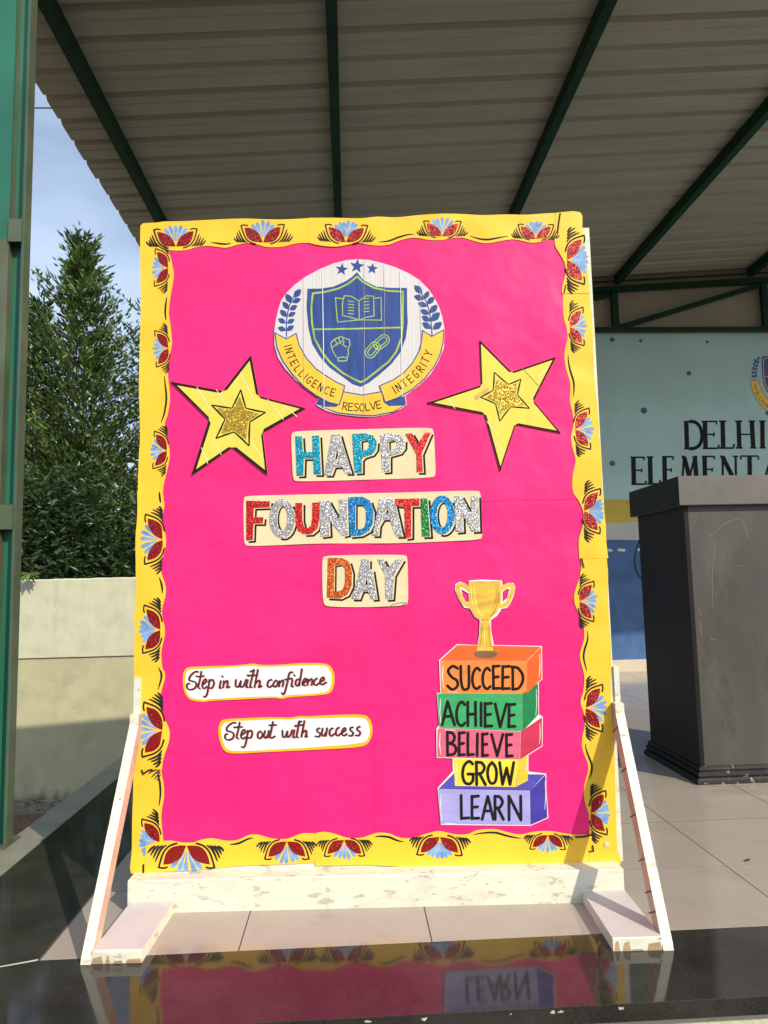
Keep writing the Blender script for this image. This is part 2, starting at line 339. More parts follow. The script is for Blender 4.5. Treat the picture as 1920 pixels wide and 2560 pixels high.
wd_ = wz(R1, [(0, 0), (33, 0)]); wd_ = wd_[1][0]-wd_[0][0]
for ch, x0, x1, y0, y1 in [('D',800,948,1475,1682),('E',936,1072,1474,1680),('L',1058,1182,1472,1678),('H',1180,1352,1472,1676),('I',1362,1425,1472,1675),
        ('E',403,528,1742,1948),('L',520,630,1740,1946),('E',640,742,1738,1945),('M',786,916,1736,1942),('E',938,1052,1736,1942),('N',1076,1212,1735,1942),('T',1228,1366,1733,1940),('A',1384,1540,1732,1940)]:
    b = MB()
    for i, (pts, wt) in enumerate(SER[ch]):
        P = wz(R1, [(x0+(x1-x0)*u, y0+(y1-y0)*v) for u, v in pts]); P = smooth(P, 5) if len(P) > 3 else P
        b.ribbon(P, wd_*wt, -.0015-.00012*i, M_mdark, cap=False)
    b.build('letter', hw)

# ------------------------------------------------------------------ crest drawing (shared by poster and mural)
NAVY = mat('navy_paint', (.018, .055, .24), .45, var=.3, scale=25, stretch=(3, 1, .4))
LIME = mat('lime_paint', (.34, .48, .05), .5, var=.25, scale=30)
GOLDY = mat('gold_yellow_paint', (.83, .50, .03), .5, var=.10, scale=20)
INK = mat('black_ink', (.012, .011, .012), .7, spec=.15, var=.3, scale=40)
FONT = {
 'A': [[(0,1),(.48,0),(1,1)],[(.2,.64),(.8,.62)]], 'B': [[(.05,0),(.05,1)],[(.05,.02),(.55,.04),(.82,.22),(.6,.43),(.05,.5)],[(.1,.48),(.7,.54),(.98,.74),(.7,.95),(.05,.98)]],
 'C': [[(.95,.12),(.6,0),(.2,.2),(.05,.55),(.2,.88),(.6,1),(.95,.88)]], 'D': [[(.08,.02),(.08,.98)],[(.0,.03),(.5,.06),(.92,.32),(.95,.62),(.6,.92),(.05,.98)]],
 'E': [[(.08,0),(.08,1)],[(.05,.03),(.92,.0)],[(.08,.5),(.8,.47)],[(.05,.98),(.95,.97)]], 'F': [[(.08,0),(.08,1)],[(.05,.02),(.95,.0)],[(.08,.48),(.8,.46)]],
 'G': [[(.92,.12),(.6,0),(.2,.18),(.04,.55),(.2,.9),(.6,1),(.92,.85),(.94,.58)],[(.5,.56),(1.0,.56)]], 'H': [[(.05,0),(.05,1)],[(.93,0),(.95,1)],[(.05,.52),(.95,.5)]],
 'I': [[(.5,0),(.5,1)]], 'L': [[(.1,0),(.1,1)],[(.1,.98),(.95,.96)]], 'N': [[(.05,1),(.05,0)],[(.05,0),(.95,1)],[(.95,1),(.95,0)]],
 'O': [[(.5,0),(.15,.2),(.03,.55),(.2,.9),(.5,1),(.82,.9),(.97,.55),(.85,.2),(.5,0)]], 'R': [[(.06,0),(.06,1)],[(.06,.02),(.6,.04),(.9,.25),(.6,.48),(.08,.52)],[(.35,.5),(.98,1)]],
 'S': [[(.92,.1),(.5,0),(.12,.2),(.4,.46),(.85,.62),(.88,.86),(.45,1),(.05,.84)]], 'T': [[(.5,0),(.5,1)],[(0,.02),(1,.0)]], 'U': [[(.05,0),(.06,.6),(.25,.95),(.6,1),(.92,.85),(.95,0)]],
 'V': [[(0,0),(.48,1),(1,0)]], 'W': [[(0,0),(.22,1),(.5,.25),(.75,1),(1,0)]], 'Y': [[(0,0),(.5,.5)],[(1,0),(.5,.5),(.45,1)]]}
ROUND = 'BCDGORSU'
def write(b, ch, place, wd, y, m_, dy=.00004):
    for i, st in enumerate(FONT[ch]):
        P = [place(u, v) for u, v in st]
        if ch in ROUND and len(P) > 3: P = smooth(P, 4)
        elif ch in 'AVWN' and len(P) > 2:
            for j in range(len(P)-1): b.ribbon(P[j:j+2], wd, y-dy*(i*3+j), m_)
            continue
        b.ribbon(P, wd, y-dy*(i*3), m_)
def on_path(b, text, path, h, wl, mp, wd, y, m_):
    """letters centred along a path given in drawing coordinates (y down)"""
    P = [Vector(p) for p in smooth(path, 6)]; seg = [(P[i+1]-P[i]).length for i in range(len(P)-1)]; T = sum(seg)
    wts = [.45 if c == 'I' else 1 for c in text]; tot = sum(wts); acc = 0
    for c, wt in zip(text, wts):
        d = T*(acc+wt/2)/tot; acc += wt; i = 0
        while i < len(seg)-1 and d > seg[i]: d -= seg[i]; i += 1
        p = P[i]+(P[i+1]-P[i])*(d/seg[i]); t = (P[i+1]-P[i]).normalized(); nn = Vector((-t.y, t.x)); jw = random.uniform(.9, 1.08)
        write(b, c, lambda u, v: mp(*(p+t*((u-.5)*wl*jw)+nn*((v-.5)*h))), wd, y, m_)
LEAF_L = [((175,640),(242,662)),((178,570),(240,605)),((195,500),(250,555)),((215,435),(265,495)),((240,372),(288,445)),((360,335),(303,402)),((360,412),(290,440)),((332,465),(270,500)),((318,520),(258,550)),((310,575),(250,605)),((305,625),(245,665))]
LEAF_R = [((1262,305),(1325,370)),((1258,390),(1340,415)),((1290,445),(1365,470)),((1310,500),(1380,535)),((1320,550),(1390,590)),((1325,600),(1395,650)),((1375,350),(1345,412)),((1420,395),(1365,455)),((1445,460),(1385,525)),((1465,520),(1392,590)),((1482,598),(1408,655))]
STEM_L = [(246,715),(245,600),(265,480),(300,400),(330,360)]; STEM_R = [(1403,710),(1395,600),(1372,480),(1345,410),(1305,350)]
SHIELD = [(805,200),(860,265),(960,315),(1070,325),(1203,325),(1205,500),(1210,600),(1195,720),(1150,840),(1080,930),(990,1010),(900,1080),(835,1112),(770,1090),(690,1030),(590,960),(510,870),(450,770),(420,640),(405,480),(412,332),(520,330),(620,315),(720,270),(770,235)]
SHLINE = [(808,235),(850,275),(940,325),(1060,350),(1172,355),(1170,480),(1170,620),(1160,720),(1120,830),(1060,910),(960,990),(870,1060),(835,1075),(780,1050),(690,1000),(590,915),(530,840),(470,730),(448,600),(443,480),(455,370),(560,355),(660,330),(740,290),(808,235)]
BAN_L = [(155,685),(245,732),(322,688),(345,780),(400,880),(480,970),(560,1025),(640,1075),(708,1105),(690,1180),(665,1255),(580,1235),(480,1180),(380,1105),(290,1010),(215,905),(170,800)]
BAN_R = [(1328,665),(1400,712),(1495,660),(1490,760),(1465,860),(1420,950),(1340,1050),(1240,1135),(1130,1200),(1030,1235),(1005,1160),(985,1105),(1090,1060),(1180,1000),(1250,920),(1300,830),(1320,750)]
BAN_B = [(690,1150),(850,1178),(1005,1150),(1020,1230),(1060,1262),(1180,1258),(1100,1310),(930,1342),(800,1335),(650,1318),(525,1270),(640,1268),(672,1230)]
def leaf2(tip, base, wdt=.30):
    a = Vector(base); t = Vector(tip); d = t-a; nn = Vector((-d.y, d.x))*wdt
    return [tuple(a+d*s+nn*k) for s, k in ((0,0),(.2,.6),(.5,1),(.8,.62),(1,0),(.8,-.62),(.5,-1),(.2,-.6))]
def crest(par, mp, y, sc, small=False):
    """y: face depth, sc: metres per drawing unit"""
    lw = 9*sc
    b = MB(); b.plate([mp(*p) for p in SHIELD], y-.0003, 0, NAVY); sh = b.build('shield', par) if par else None
    b = MB(); b.ribbon([mp(*p) for p in SHLINE], 15*sc, y-.0005, LIME if not small else GOLDY); b.ribbon([mp(*p) for p in [(455,655),(800,650),(1165,640)]], 14*sc, y-.00056, LIME if not small else GOLDY)
    st = [[(700,412),(635,405),(642,500),(652,598),(820,580),(1000,582),(998,404),(937,408)], [(705,388),(690,450),(692,545),(760,560),(822,582),(880,560),(942,548),(938,392),(880,388),(822,430),(760,392),(705,388)], [(822,430),(824,580)]]
    st += [[(735,430+25*i),(780,436+24*i)] for i in range(5)] + [[(862,412+26*i),(900,408+26*i)] for i in range(5)]
    st += [[(640,875),(615,830),(602,790),(600,762),(625,735),(655,722),(680,712),(715,728),(745,738),(752,775),(735,810),(738,850),(724,905),(658,908),(652,880)], [(608,800),(640,775),(690,750)], [(632,740),(650,782)], [(660,722),(676,772)], [(690,718),(702,752),(695,780),(722,795)], [(652,882),(690,876),(728,880)]]
    for i, s_ in enumerate(st): b.ribbon([mp(*p) for p in s_], 8*sc, y-.0006-.00001*i, LIME if not small else GOLDY)
    for j, (cx, cy, L_, W_, a) in enumerate([(930,820,45,42,-52),(930,820,45,22,-52),(1000,757,45,42,-40),(1000,757,45,22,-40)]):
        P = []
        for t in range(25):
            an = 2*math.pi*t/24; x = W_*math.cos(an)+math.copysign(L_*.6, math.cos(an))*1; yy = W_*math.sin(an)
            ar = math.radians(a); P.append(mp(cx+x*math.cos(ar)-yy*math.sin(ar), cy+x*math.sin(ar)+yy*math.cos(ar)))
        b.ribbon(P, 8*sc, y-.0009-.00001*j, LIME if not small else GOLDY)
    b.build('shield_drawing', par)
    for LF, ST in ((LEAF_L, STEM_L), (LEAF_R, STEM_R)):
        b = MB(); b.ribbon([mp(*p) for p in smooth(ST, 4)], 9*sc, y-.0003, NAVY)
        for i, (t, a) in enumerate(LF): b.plate([mp(*p) for p in leaf2(t, a)], y-.00035-.00002*i, 0, NAVY)
        b.build('laurel_branch', par)
    b = MB(); b.plate([mp(*p) for p in [(510,1188),(665,1245),(668,1262),(600,1274),(540,1268),(478,1250)]], y-.0002, 0, NAVY); b.build('banner_fold', par); b = MB(); b.plate([mp(*p) for p in [(1185,1185),(1030,1228),(1035,1255),(1080,1265),(1197,1255)]], y-.0002, 0, NAVY); b.build('banner_fold', par)
    for i, (P, tx, path, hh) in enumerate([(BAN_B, 'RESOLVE', [(690,1262),(760,1272),(850,1275),(930,1265),(1000,1250)], 60), (BAN_L, 'INTELLIGENCE', [(252,775),(275,850),(310,925),(355,990),(420,1050),(490,1100),(560,1138),(640,1165)], 60), (BAN_R, 'INTEGRITY', [(1090,1145),(1170,1095),(1240,1040),(1300,980),(1350,900),(1385,820)], 64)]):
        yy = y-.0006-.0003*i
        b = MB(); b.plate([mp(*p) for p in P], yy, 0, GOLDY)
        b.ribbon([mp(*p) for p in P+[P[0]]], lw, yy-.0001, NAVY)
        on_path(b, tx, path, hh, 34 if i else 38, mp, 8*sc, yy-.00015, INK)
        o = b.build('banner', par); o['label'] = 'yellow ribbon banner reading ' + tx
    for cx, cy, r in [(685,178,52),(806,152,60),(928,172,48)]:
        b = MB(); b.plate([mp(cx+(r if k % 2 == 0 else r*.42)*math.sin(math.pi*k/5+.12), cy-(r if k % 2 == 0 else r*.42)*math.cos(math.pi*k/5+.12)) for k in range(10)], y-.0003, 0, NAVY); b.build('painted_star', par)
def mc(x, y): return wm(1875.7+(x-155)*.113, 946.3+(y-685)*.157)
crest(hw, mc, -.0012, (mc(1155, 0)[0]-mc(155, 0)[0])/1000, True)

# ------------------------------------------------------------------ roof canopy
M_roof = mat('galvanised_roof_sheet', (.34, .345, .285), .5, var=.09, scale=2.5, stretch=(.35, 3, 1), dirt=[((.20, .19, .15), .4, 4, .55, .72)], metal=.15)
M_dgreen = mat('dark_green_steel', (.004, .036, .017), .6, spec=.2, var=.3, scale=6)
SL = .06
def rz_(x): return 3.484 + SL*(x+1.565)
roof = empty('canopy_roof', (0, 2, 3.4)); tag(roof, 'corrugated metal canopy roof on dark green purlins over the stage', 'roof')
RX0, RX1 = -1.585, 6.2; PITCH = .196; Y0 = 3.64-6*PITCH
nr = 0; y = Y0; sheets = 0
while y < 6.5:
    b = MB(); k = b.mi(M_roof); prof = []
    for r in range(5):
        q = y + r*PITCH
        prof += [(q, 0), (q+.003, .027), (q+.026, .028), (q+.050, .002), (q+.10, .0), (q+.104, -.003), (q+.108, 0), (q+.150, .0)]
    prof.append((y+5*PITCH+.004, -.001))
    prof = [p for p in prof if p[0] <= 6.62]
    for x in (RX0+random.uniform(-.012, .012), 2.2, RX1):
        for p in prof: b.v.append((x, p[0]-2, rz_(x)-3.4+p[1]+.0012*(sheets % 2)))
    c = len(prof)
    for s_ in range(2):
        for i in range(c-1): b.face([s_*c+i, s_*c+i+1, (s_+1)*c+i+1, (s_+1)*c+i], k)
    o = b.build('roof_sheet', roof); y += 5*PITCH; sheets += 1
for x in (-1.305, -.04, 1.29, 2.61, 3.93, 5.2):
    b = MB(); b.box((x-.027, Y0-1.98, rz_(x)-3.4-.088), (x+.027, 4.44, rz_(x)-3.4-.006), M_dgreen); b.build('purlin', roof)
truss = empty('roof_truss', (2, 6.4, 3.2)); tag(truss, 'dark green steel roof truss along the top of the mural wall', 'truss')
def tb(p, q, name, wd=.05, hd=.055):
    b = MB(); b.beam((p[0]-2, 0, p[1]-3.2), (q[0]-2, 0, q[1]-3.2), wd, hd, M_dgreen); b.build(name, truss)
tb((-1.4, 3.345), (6.1, 3.79), 'top_chord', .05, .05)
tb((-1.4, 3.182), (6.1, 3.182), 'bottom_chord', .052, .035)
P_ = [-.2, 1.13, 2.555, 4.02, 5.5]
for i, x in enumerate(P_):
    zt = 3.345+(x+1.4)*.0593
    b = MB(); b.box((x-2-.03, -.022, .001), (x-2+.03, .022, zt-3.2-.027), M_dgreen); b.build('post', truss)
    if i < 4:
        x2 = P_[i+1]; zt2 = 3.345+(x2+1.4)*.0593
        tb((x+.05, 3.21), (x2-.04, zt2-.05), 'diagonal', .03, .045)
tb((1.5, 3.60), (6.1, 3.86), 'conduit', .012, .012)

# ------------------------------------------------------------------ steel column at the left
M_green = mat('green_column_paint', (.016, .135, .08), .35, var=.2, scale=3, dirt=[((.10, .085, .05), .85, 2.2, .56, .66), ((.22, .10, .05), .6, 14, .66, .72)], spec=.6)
M_greend = mat('weathered_green_edge', (.075, .10, .055), .5, var=.3, scale=5, dirt=[((.14, .07, .05), .7, 9, .52, .66)])
colm = empty('steel_column', (-1.25, 2.5, 0)); tag(colm, 'green painted built-up steel column with battens at the left edge', 'column')
H = 4.9
def cbox(name, x0, x1, y0, y1, z0, z1, mm):
    b = MB(); b.box((x0+1.25, y0, z0), (x1+1.25, y1, z1), mm); return b.build(name, colm)
cbox('flange', -1.1535, -1.1475, -.002, .048, .008, H, M_greend)
cbox('flange_lip', -1.1575, -1.1540, -.002, .006, .008, H, M_green)
cbox('web', -1.2015, -1.1545, .034, .040, .008, H, M_green)
cbox('flange', -1.2075, -1.2020, .004, .048, .008, H, M_greend)
cbox('face_plate', -1.30, -1.2005, -.0045, .0035, .008, 2.10, M_greend); cbox('face_plate', -1.30, -1.2005, -.0045, .0035, 2.1005, H, M_green)
cbox('flange', -1.36, -1.3005, -.002, .048, .008, H, M_green)
for z in (1.052, 2.085, 3.11, 4.1): cbox('batten', -1.2, -1.1545, -.012, -.0047, z, z+.085, M_greend)
cbox('base_plate', -1.40, -1.140, -.03, .09, 0.0022, .008, M_greend)
b = MB(); b.box((-.17, -.05, GZ), (.083, .2, -.092), M_plaster); b.build('plinth', colm)

# ------------------------------------------------------------------ lectern
lec = empty('lectern', (1.7, 3.15, 0)); tag(lec, 'worn dark wooden lectern with a thick top standing on the tiled stage', 'lectern')
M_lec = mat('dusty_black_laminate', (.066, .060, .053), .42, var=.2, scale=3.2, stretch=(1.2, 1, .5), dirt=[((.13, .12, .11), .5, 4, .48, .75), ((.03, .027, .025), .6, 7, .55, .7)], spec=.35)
M_lecs = mat('shaded_black_laminate', (.005, .0045, .004), .5, spec=.25, var=.3, scale=5)  # blacker than the front: shade of the left side put into the colour
M_lect = mat('lectern_top_laminate', (.105, .095, .083), .5, var=.15, scale=4, dirt=[((.05, .045, .04), .5, 6, .55, .7)])
X0, X1 = 1.418-1.7, 2.06-1.7
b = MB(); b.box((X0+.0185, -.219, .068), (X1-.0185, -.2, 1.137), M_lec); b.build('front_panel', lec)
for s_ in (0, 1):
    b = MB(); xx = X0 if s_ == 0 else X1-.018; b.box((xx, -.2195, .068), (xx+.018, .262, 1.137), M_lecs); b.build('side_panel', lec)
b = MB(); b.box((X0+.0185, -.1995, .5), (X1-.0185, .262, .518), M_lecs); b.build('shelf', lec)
def frame(z0, z1, o1, o2, name, mm):
    bb = MB(); k = bb.mi(mm); ks = bb.mi(M_lecs)
    pr = o1
    rings = []
    for (off, z) in pr: rings.append([(X0-off, -.22-off, z), (X1+off, -.22-off, z), (X1+off, .272+off*.3, z), (X0-off, .272+off*.3, z)])
    n_ = len(bb.v)
    for r in rings: bb.v += r
    for i in range(len(rings)-1):
        for j in range(4): bb.face([n_+4*i+j, n_+4*i+(j+1) % 4, n_+4*(i+1)+(j+1) % 4, n_+4*(i+1)+j], ks if j == 3 else k)  # left faces take the laminate with shade painted in
    bb.face([n_+j for j in range(4)][::-1], k); bb.face([n_+4*(len(rings)-1)+j for j in range(4)], k)
    return bb.build(name, lec)
M_mould = mat('chipped_black_moulding', (.03, .027, .025), .2, var=.3, scale=20, dirt=[((.40, .26, .16), .9, 26, .60, .64)])
frame(0, 0, [(.026, .0), (.029, .006), (.029, .018), (.024, .024), (.014, .026), (.019, .032), (.019, .042), (.013, .047), (.007, .048), (.011, .054), (.010, .062), (.0, .067)], 0, 'base_moulding', M_mould)
frame(0, 0, [(.028, 1.1375), (.03, 1.14), (.03, 1.258), (.027, 1.262)], 0, 'top', M_lect)
scr = MB(); M_scr = mat('pale_scratch', (.20, .19, .17), .8)
R2 = Z(1480, 1200, 2.514)
for P in ([(735,340),(755,345),(800,300),(860,262),(915,245),(950,268),(975,340),(1000,388)], [(735,340),(768,410),(770,455),(757,560),(755,800)], [(680,885),(682,940),(690,978)], [(668,790),(682,850)], [(915,538),(965,540)], [(742,1000),(778,1002)]):
    Q = []
    for p in R2(P): h_ = hit(*p, (0, 2.931, 0), (0, 1, 0)); Q.append((h_.x-1.7, h_.z))
    scr.ribbon(smooth(Q, 3), .0016, -.2197, M_scr, cap=False)
scr.build('scratch', lec)
cb = MB(); M_cable = mat('green_cable', (.01, .06, .045), .4)
P = [hit(x, y, (0, 3.47, 0), (0, 1, 0)) for x, y in [(1640,1300),(1612,1330),(1597,1355),(1588,1385),(1587,1410),(1594,1435),(1606,1448),(1640,1470)]]
cb.tube([tuple(p) for p in [Vector(q) for q in smooth([(p.x, p.z) for p in P], 4)] and [(q[0], 3.47, q[1]) for q in smooth([(p.x, p.z) for p in P], 4)]], .0045, M_cable, 6)
tag(cb.build('cable'), 'dark green cable looping out behind the lectern', 'cable')
b = MB(); M_dleaf = mat('dry_leaf', (.05, .035, .02), .7)
c = hit(1868, 2151, (0, 0, .002), (0, 0, 1)); b.plate([(-.012, 0), (-.004, .004), (.008, .005), (.014, .001), (.006, -.004), (-.006, -.004)], 0, .001, M_dleaf)
o = b.build('dry_leaf'); o.rotation_euler = (-1.5, 0, .4); o.location = (c.x, c.y, .004); tag(o, 'small dark dry leaf lying on the tiles right of the board', 'leaf')
#PART2
# ================================================================== display board
TH = math.atan(.046); OB = Vector((0, 1.998, 0)); EU = Vector((math.cos(TH), -math.sin(TH), 0)); NB = Vector((math.sin(TH), math.cos(TH), 0))
def BM(px, py): p = hit(px, py, OB, NB); return ((p-OB).dot(EU), p.z)
def bmz(f, pts): return [BM(*p) for p in f(pts)]
PXM = (BM(1060, 1400)[0]-BM(960, 1400)[0])/100          # metres per source pixel on the board
brd = empty('display_board', OB, -TH); tag(brd, 'pink foundation day display board with yellow flowered border on a white wooden stand', 'display board')
M_white = mat('cream_white_paint', (.71, .68, .54), .55, var=.05, scale=9, stretch=(.6, 1, 1.7), bump=.0014, bscale=35, dirt=[((.50, .46, .37), .55, 8, .50, .66), ((.33, .29, .21), .6, 30, .575, .63), ((.12, .10, .07), .7, 55, .625, .66)])
M_thin = mat('thin_pinkish_primer', (.56, .37, .26), .6, var=.12, scale=14, dirt=[((.72, .62, .48), .6, 10, .5, .66)])
M_wood = mat('bare_plywood', (.42, .27, .14), .7, var=.25, scale=12, stretch=(.6, 1, 8))
M_pink = mat('pink_poster_paper', (.92, .019, .185), .40, var=.07, scale=2.2, bump=.020, bscale=3.4, detail=3, spec=.35)
M_yel = mat('yellow_border_card', (.88, .53, .036), .48, var=.04, scale=6, bump=.013, bscale=6, detail=1.5, dirt=[((.72, .45, .05), .4, 14, .62, .72)], spec=.35)
M_red = glitter('red_glitter', (.27, .005, .004))
M_lblue = mat('sky_blue_paint', (.16, .32, .60), .5, var=.3, scale=45)
M_brush = mat('black_brush_paint', (.018, .020, .020), .7, spec=.15, var=.4, scale=60)
b = MB(); b.box((-.578, 0, .081), (.722, .036, 1.867), M_white); b.build('board_panel', brd)
b = MB(); b.prism([(-.055, 0), (-.055, .079), (-.053, .0815), (-.0005, .0815), (-.0005, 0)], 'x', -.590, .704, M_white); b.build('base_rail', brd)
M_foot = mat('dusty_foot_paint', (.56, .52, .49), .6, var=.06, scale=7, dirt=[((.42, .38, .36), .5, 9, .45, .75)])
# feet with bare plywood showing on the end grain
for xa, xb in ((-.5822, -.4695), (.594, .7055)):
    b = MB(); b.prism([(-.3, 0), (-.3, .026), (-.298, .0285), (-.0555, .0285), (-.0555, 0)], 'x', xa, xb, M_white); b.m[2] = b.mi(M_foot)
    o = b.build('foot', brd)
    q = MB(); s = (xb-xa)
    patches = [(0, .22, .016), (.27, .36, .019), (.42, .62, .006), (.68, 1, .010)] if xa < 0 else [(0.03, .14, .023), (.2, .36, .021), (.36, .62, .004), (.70, .99, .018)]
    for i, (u0, u1, hh) in enumerate(patches): q.plate([(xa+s*u0, .001), (xa+s*u1, .001), (xa+s*(u1-.03), hh), (xa+s*(u0+.03), hh*.8)], -.3006, 0, M_wood)
    q.build('bare_patch', o)
for sgn, xa, xb in ((-1, -.607, -.583), (1, .7062, .730)):
    b = MB()
    pr = [(-.303, 0), (-.300, .012), (-.030, .475), (-.030, .500), (.034, .500), (.034, .47), (-.0, .445), (-.245, .029), (-.245, 0)]
    b.prism(pr, 'x', xa, xb, M_white)
    b.v = [(x+.017*max(0, z-.03), y, z) for x, y, z in b.v]
    ki = b.mi(M_thin); b.m[len(pr) + (0 if sgn > 0 else 1)] = ki
    o = b.build('brace', brd)
    b = MB(); x2 = (-.598, -.5785) if sgn < 0 else (.7225, .737)
    b.box((x2[0], -.006, .5005), (x2[1], .034, .597), M_white); b.build('brace_tab', brd)
    if sgn > 0:
        M_pencil = mat('pencil_mark', (.14, .05, .03), .7)
        for t in (.93, .73, .52, .33, .20, .12):
            yb_ = -.300+.27*t; zb_ = .012+.463*t; q = MB()
            q.beam((xa-.0004+.017*(zb_-.03), yb_+.002, zb_), (xa-.0004+.017*(zb_-.052), yb_+.045, zb_-.022), .0012, .0028, M_pencil)
            q.build('pencil_mark', o)
# pink sheets: two columns, three rows, overlapping a little
xs = [-.565, (BM(905, 620)[0]+BM(950, 2060)[0])/2, .685]; zs = [.10, BM(960, 1866)[1], BM(960, 1255)[1], 1.85]
for i in range(2):
    for j in range(3):
        y = -.0012 - .0009*((i+j) % 2) - .0004*j
        x0, x1 = xs[i]-.004, xs[i+1]+.004; z0, z1 = zs[j]-.004, zs[j+1]+.004
        b = MB(); k = b.mi(M_pink); nx, nz_ = 90, 70
        for q in range(nz_+1):
            for p in range(nx+1):
                x = x0+(x1-x0)*p/nx; z = z0+(z1-z0)*q/nz_
                e = min(q, nz_-q, p, nx-p)/3.; e = min(1, e)
                wv = .00035*math.sin(23*x+5*z+1.3*i)+.0003*math.sin(9*x-31*z+j)
                cz_ = sum(math.exp(-((z-zs[q_]-.012)/.011)**2) for q_ in (1, 2))*(.0006*max(0, math.sin(55*x+3*math.sin(17*x)))**2+.0003*math.sin(31*x))
                b.v.append((x, y+wv*e-cz_*(.35 if min(q, nz_-q) < 2 else 1), z))
        for q in range(nz_):
            for p in range(nx): a = q*(nx+1)+p; b.face([a, a+1, a+nx+2, a+nx+1], k, True)
        b.build('pink_sheet', brd)
YS = -.0034                                              # face of the yellow strips
RA = Z(340, 520, 2.676); RB = Z(1020, 520, 3.073); RC = Z(320, 1200, 4.423); RD = Z(320, 1680, 4.253); RE = Z(1360, 1160, 3.95); RF = Z(1360, 1700, 4.425)
RI = Z(320, 2040, 3.318); RJ = Z(780, 2040, 3.318); RK = Z(1200, 2040, 3.318); RL = Z(340, 520, 2.9625); RM = Z(900, 520, 2.765)
LS1i = RA([(215,285),(235,340),(248,400),(255,440),(250,500),(232,600),(222,700),(232,780),(240,860),(242,920),(222,1010),(215,1100),(222,1180),(230,1280),(215,1380),(195,1440),(200,1500),(215,1560),(228,1640),(222,1700),(205,1780),(188,1850),(183,1900)])
LS1o = RA([(15,1899),(20,1700),(30,1500),(22,1200),(28,900),(35,640),(30,400),(32,140),(40,120),(55,106),(160,100)])
LS2i = RC([(390,130),(400,220),(408,270),(400,330),(385,390),(378,450),(395,520),(415,590),(425,660),(420,740),(400,810),(380,900),(368,980),(380,1050),(410,1130),(423,1200),(420,1280),(400,1350),(382,1430),(383,1510),(400,1580),(414,1660),(405,1750),(385,1830),(375,1900),(375,2000),(390,2090)])+RD([(395,0),(398,60),(380,130),(355,220),(345,300),(350,380),(375,460),(410,530),(440,600),(448,660),(440,730),(420,800),(395,870),(375,950),(365,1036)])
LS2o = RD([(75,1036),(75,820),(65,480),(70,250)])+RC([(75,2150),(72,1900),(80,1620),(75,1520),(85,1350),(98,1180),(92,1080),(90,900),(88,640),(103,470),(110,300),(107,130)])
LS3i = RD([(358,1034),(368,1110),(382,1180),(388,1280),(380,1370),(365,1450),(358,1530),(362,1620),(372,1720),(380,1800)])
LS3o = RD([(300,1830),(300,2120),(190,2128),(35,2132),(45,1900),(48,1600),(55,1400),(60,1180),(65,1034)])
TS1i = RL([(240,315),(300,320),(380,315),(450,295),(530,285),(620,295),(680,298),(760,275),(840,265),(900,275),(960,292),(1020,295),(1100,290),(1180,268),(1290,262)])
TS1o = RL([(1290,80),(1100,90),(950,88),(800,83),(600,90),(350,103),(163,112),(166,180)])
TS2i = RL([(1280,263),(1350,280),(1430,290),(1500,290),(1580,275),(1640,263)])+RM([(60,258),(130,265),(200,258),(260,235),(330,215),(400,212),(470,225),(560,228),(620,215),(700,210),(760,225),(830,245),(890,248),(960,235),(1050,222),(1110,230),(1180,245),(1240,240),(1300,222),(1350,215)])
TS2o = RM([(1350,40),(1290,42),(1150,52),(1000,50),(850,55),(700,47),(560,45),(400,55),(250,70),(120,65)])+RL([(1659,82),(1450,78),(1281,79)])
RS1i = RB([(1128,190),(1125,290),(1170,370),(1200,430),(1208,500),(1195,560),(1180,620),(1180,662)])
RS1o = RB([(1394,662),(1392,640),(1385,560),(1376,450),(1352,250),(1335,150),(1318,38),(1132,44)])
RS2i = RB([(1190,658),(1188,760),(1195,850),(1215,920),(1225,1000),(1205,1080),(1200,1160),(1215,1250),(1240,1330),(1245,1400),(1240,1480),(1262,1580),(1270,1660),(1250,1760),(1262,1850),(1285,1940),(1265,2040),(1255,2120)])+RE([(285,90),(275,200),(290,290),(330,350),(370,430),(388,510),(375,620),(345,720),(338,800),(345,935)])
RS2o = RE([(630,930),(612,780),(605,600),(585,400),(568,150),(560,40)])+RB([(1490,2212),(1480,1900),(1465,1750),(1460,1600),(1440,1420),(1425,1250),(1418,1000),(1412,850),(1400,750),(1393,658)])
RS3i = RE([(358,930),(362,1010),(350,1120),(310,1230),(293,1330),(318,1430),(375,1540),(392,1650),(390,1740),(362,1830),(352,1910),(370,1990),(390,2070),(395,2130)])+RF([(440,30),(430,130),(405,210),(405,270),(430,340),(447,420),(445,520),(422,620),(418,740),(445,830),(480,920),(485,1000),(460,1090),(440,1190),(440,1290),(465,1400),(490,1480),(497,1600),(500,1720),(505,1878)])
RS3o = RF([(806,1876),(805,1850),(790,1400),(780,1000),(770,700),(745,300)])+RE([(655,2150),(660,1950),(655,1750),(640,1560),(632,1420),(628,1250),(628,1050),(610,930)])
BS1i = RI([(152,240),(240,215),(330,200),(400,205),(450,215),(540,215),(600,195),(680,180),(740,185),(800,198),(870,200),(930,188),(1000,155),(1060,148),(1120,160),(1180,178),(1250,187),(1330,182),(1400,155),(1450,140),(1520,138),(1572,142)])
BS1o = RI([(1575,378),(1400,390),(1200,398),(1000,405),(800,420),(600,440),(400,452),(250,462),(148,468)])
BS2i = RJ([(28,140),(60,130),(120,128),(200,145),(270,170),(350,180),(430,170),(500,145),(560,133),(640,140),(700,165),(760,178),(850,175),(920,150),(1000,128),(1060,120),(1130,135),(1200,148),(1290,145),(1360,115),(1450,103),(1530,105),(1600,125)])+RK([(280,142),(340,148),(420,130),(500,120),(600,122),(700,140),(800,150),(915,146)])
BS2o = RK([(915,408),(760,405),(600,405),(400,402),(265,400)])+RJ([(1400,405),(1150,410),(950,425),(800,420),(600,405),(430,400),(200,405),(30,408)])
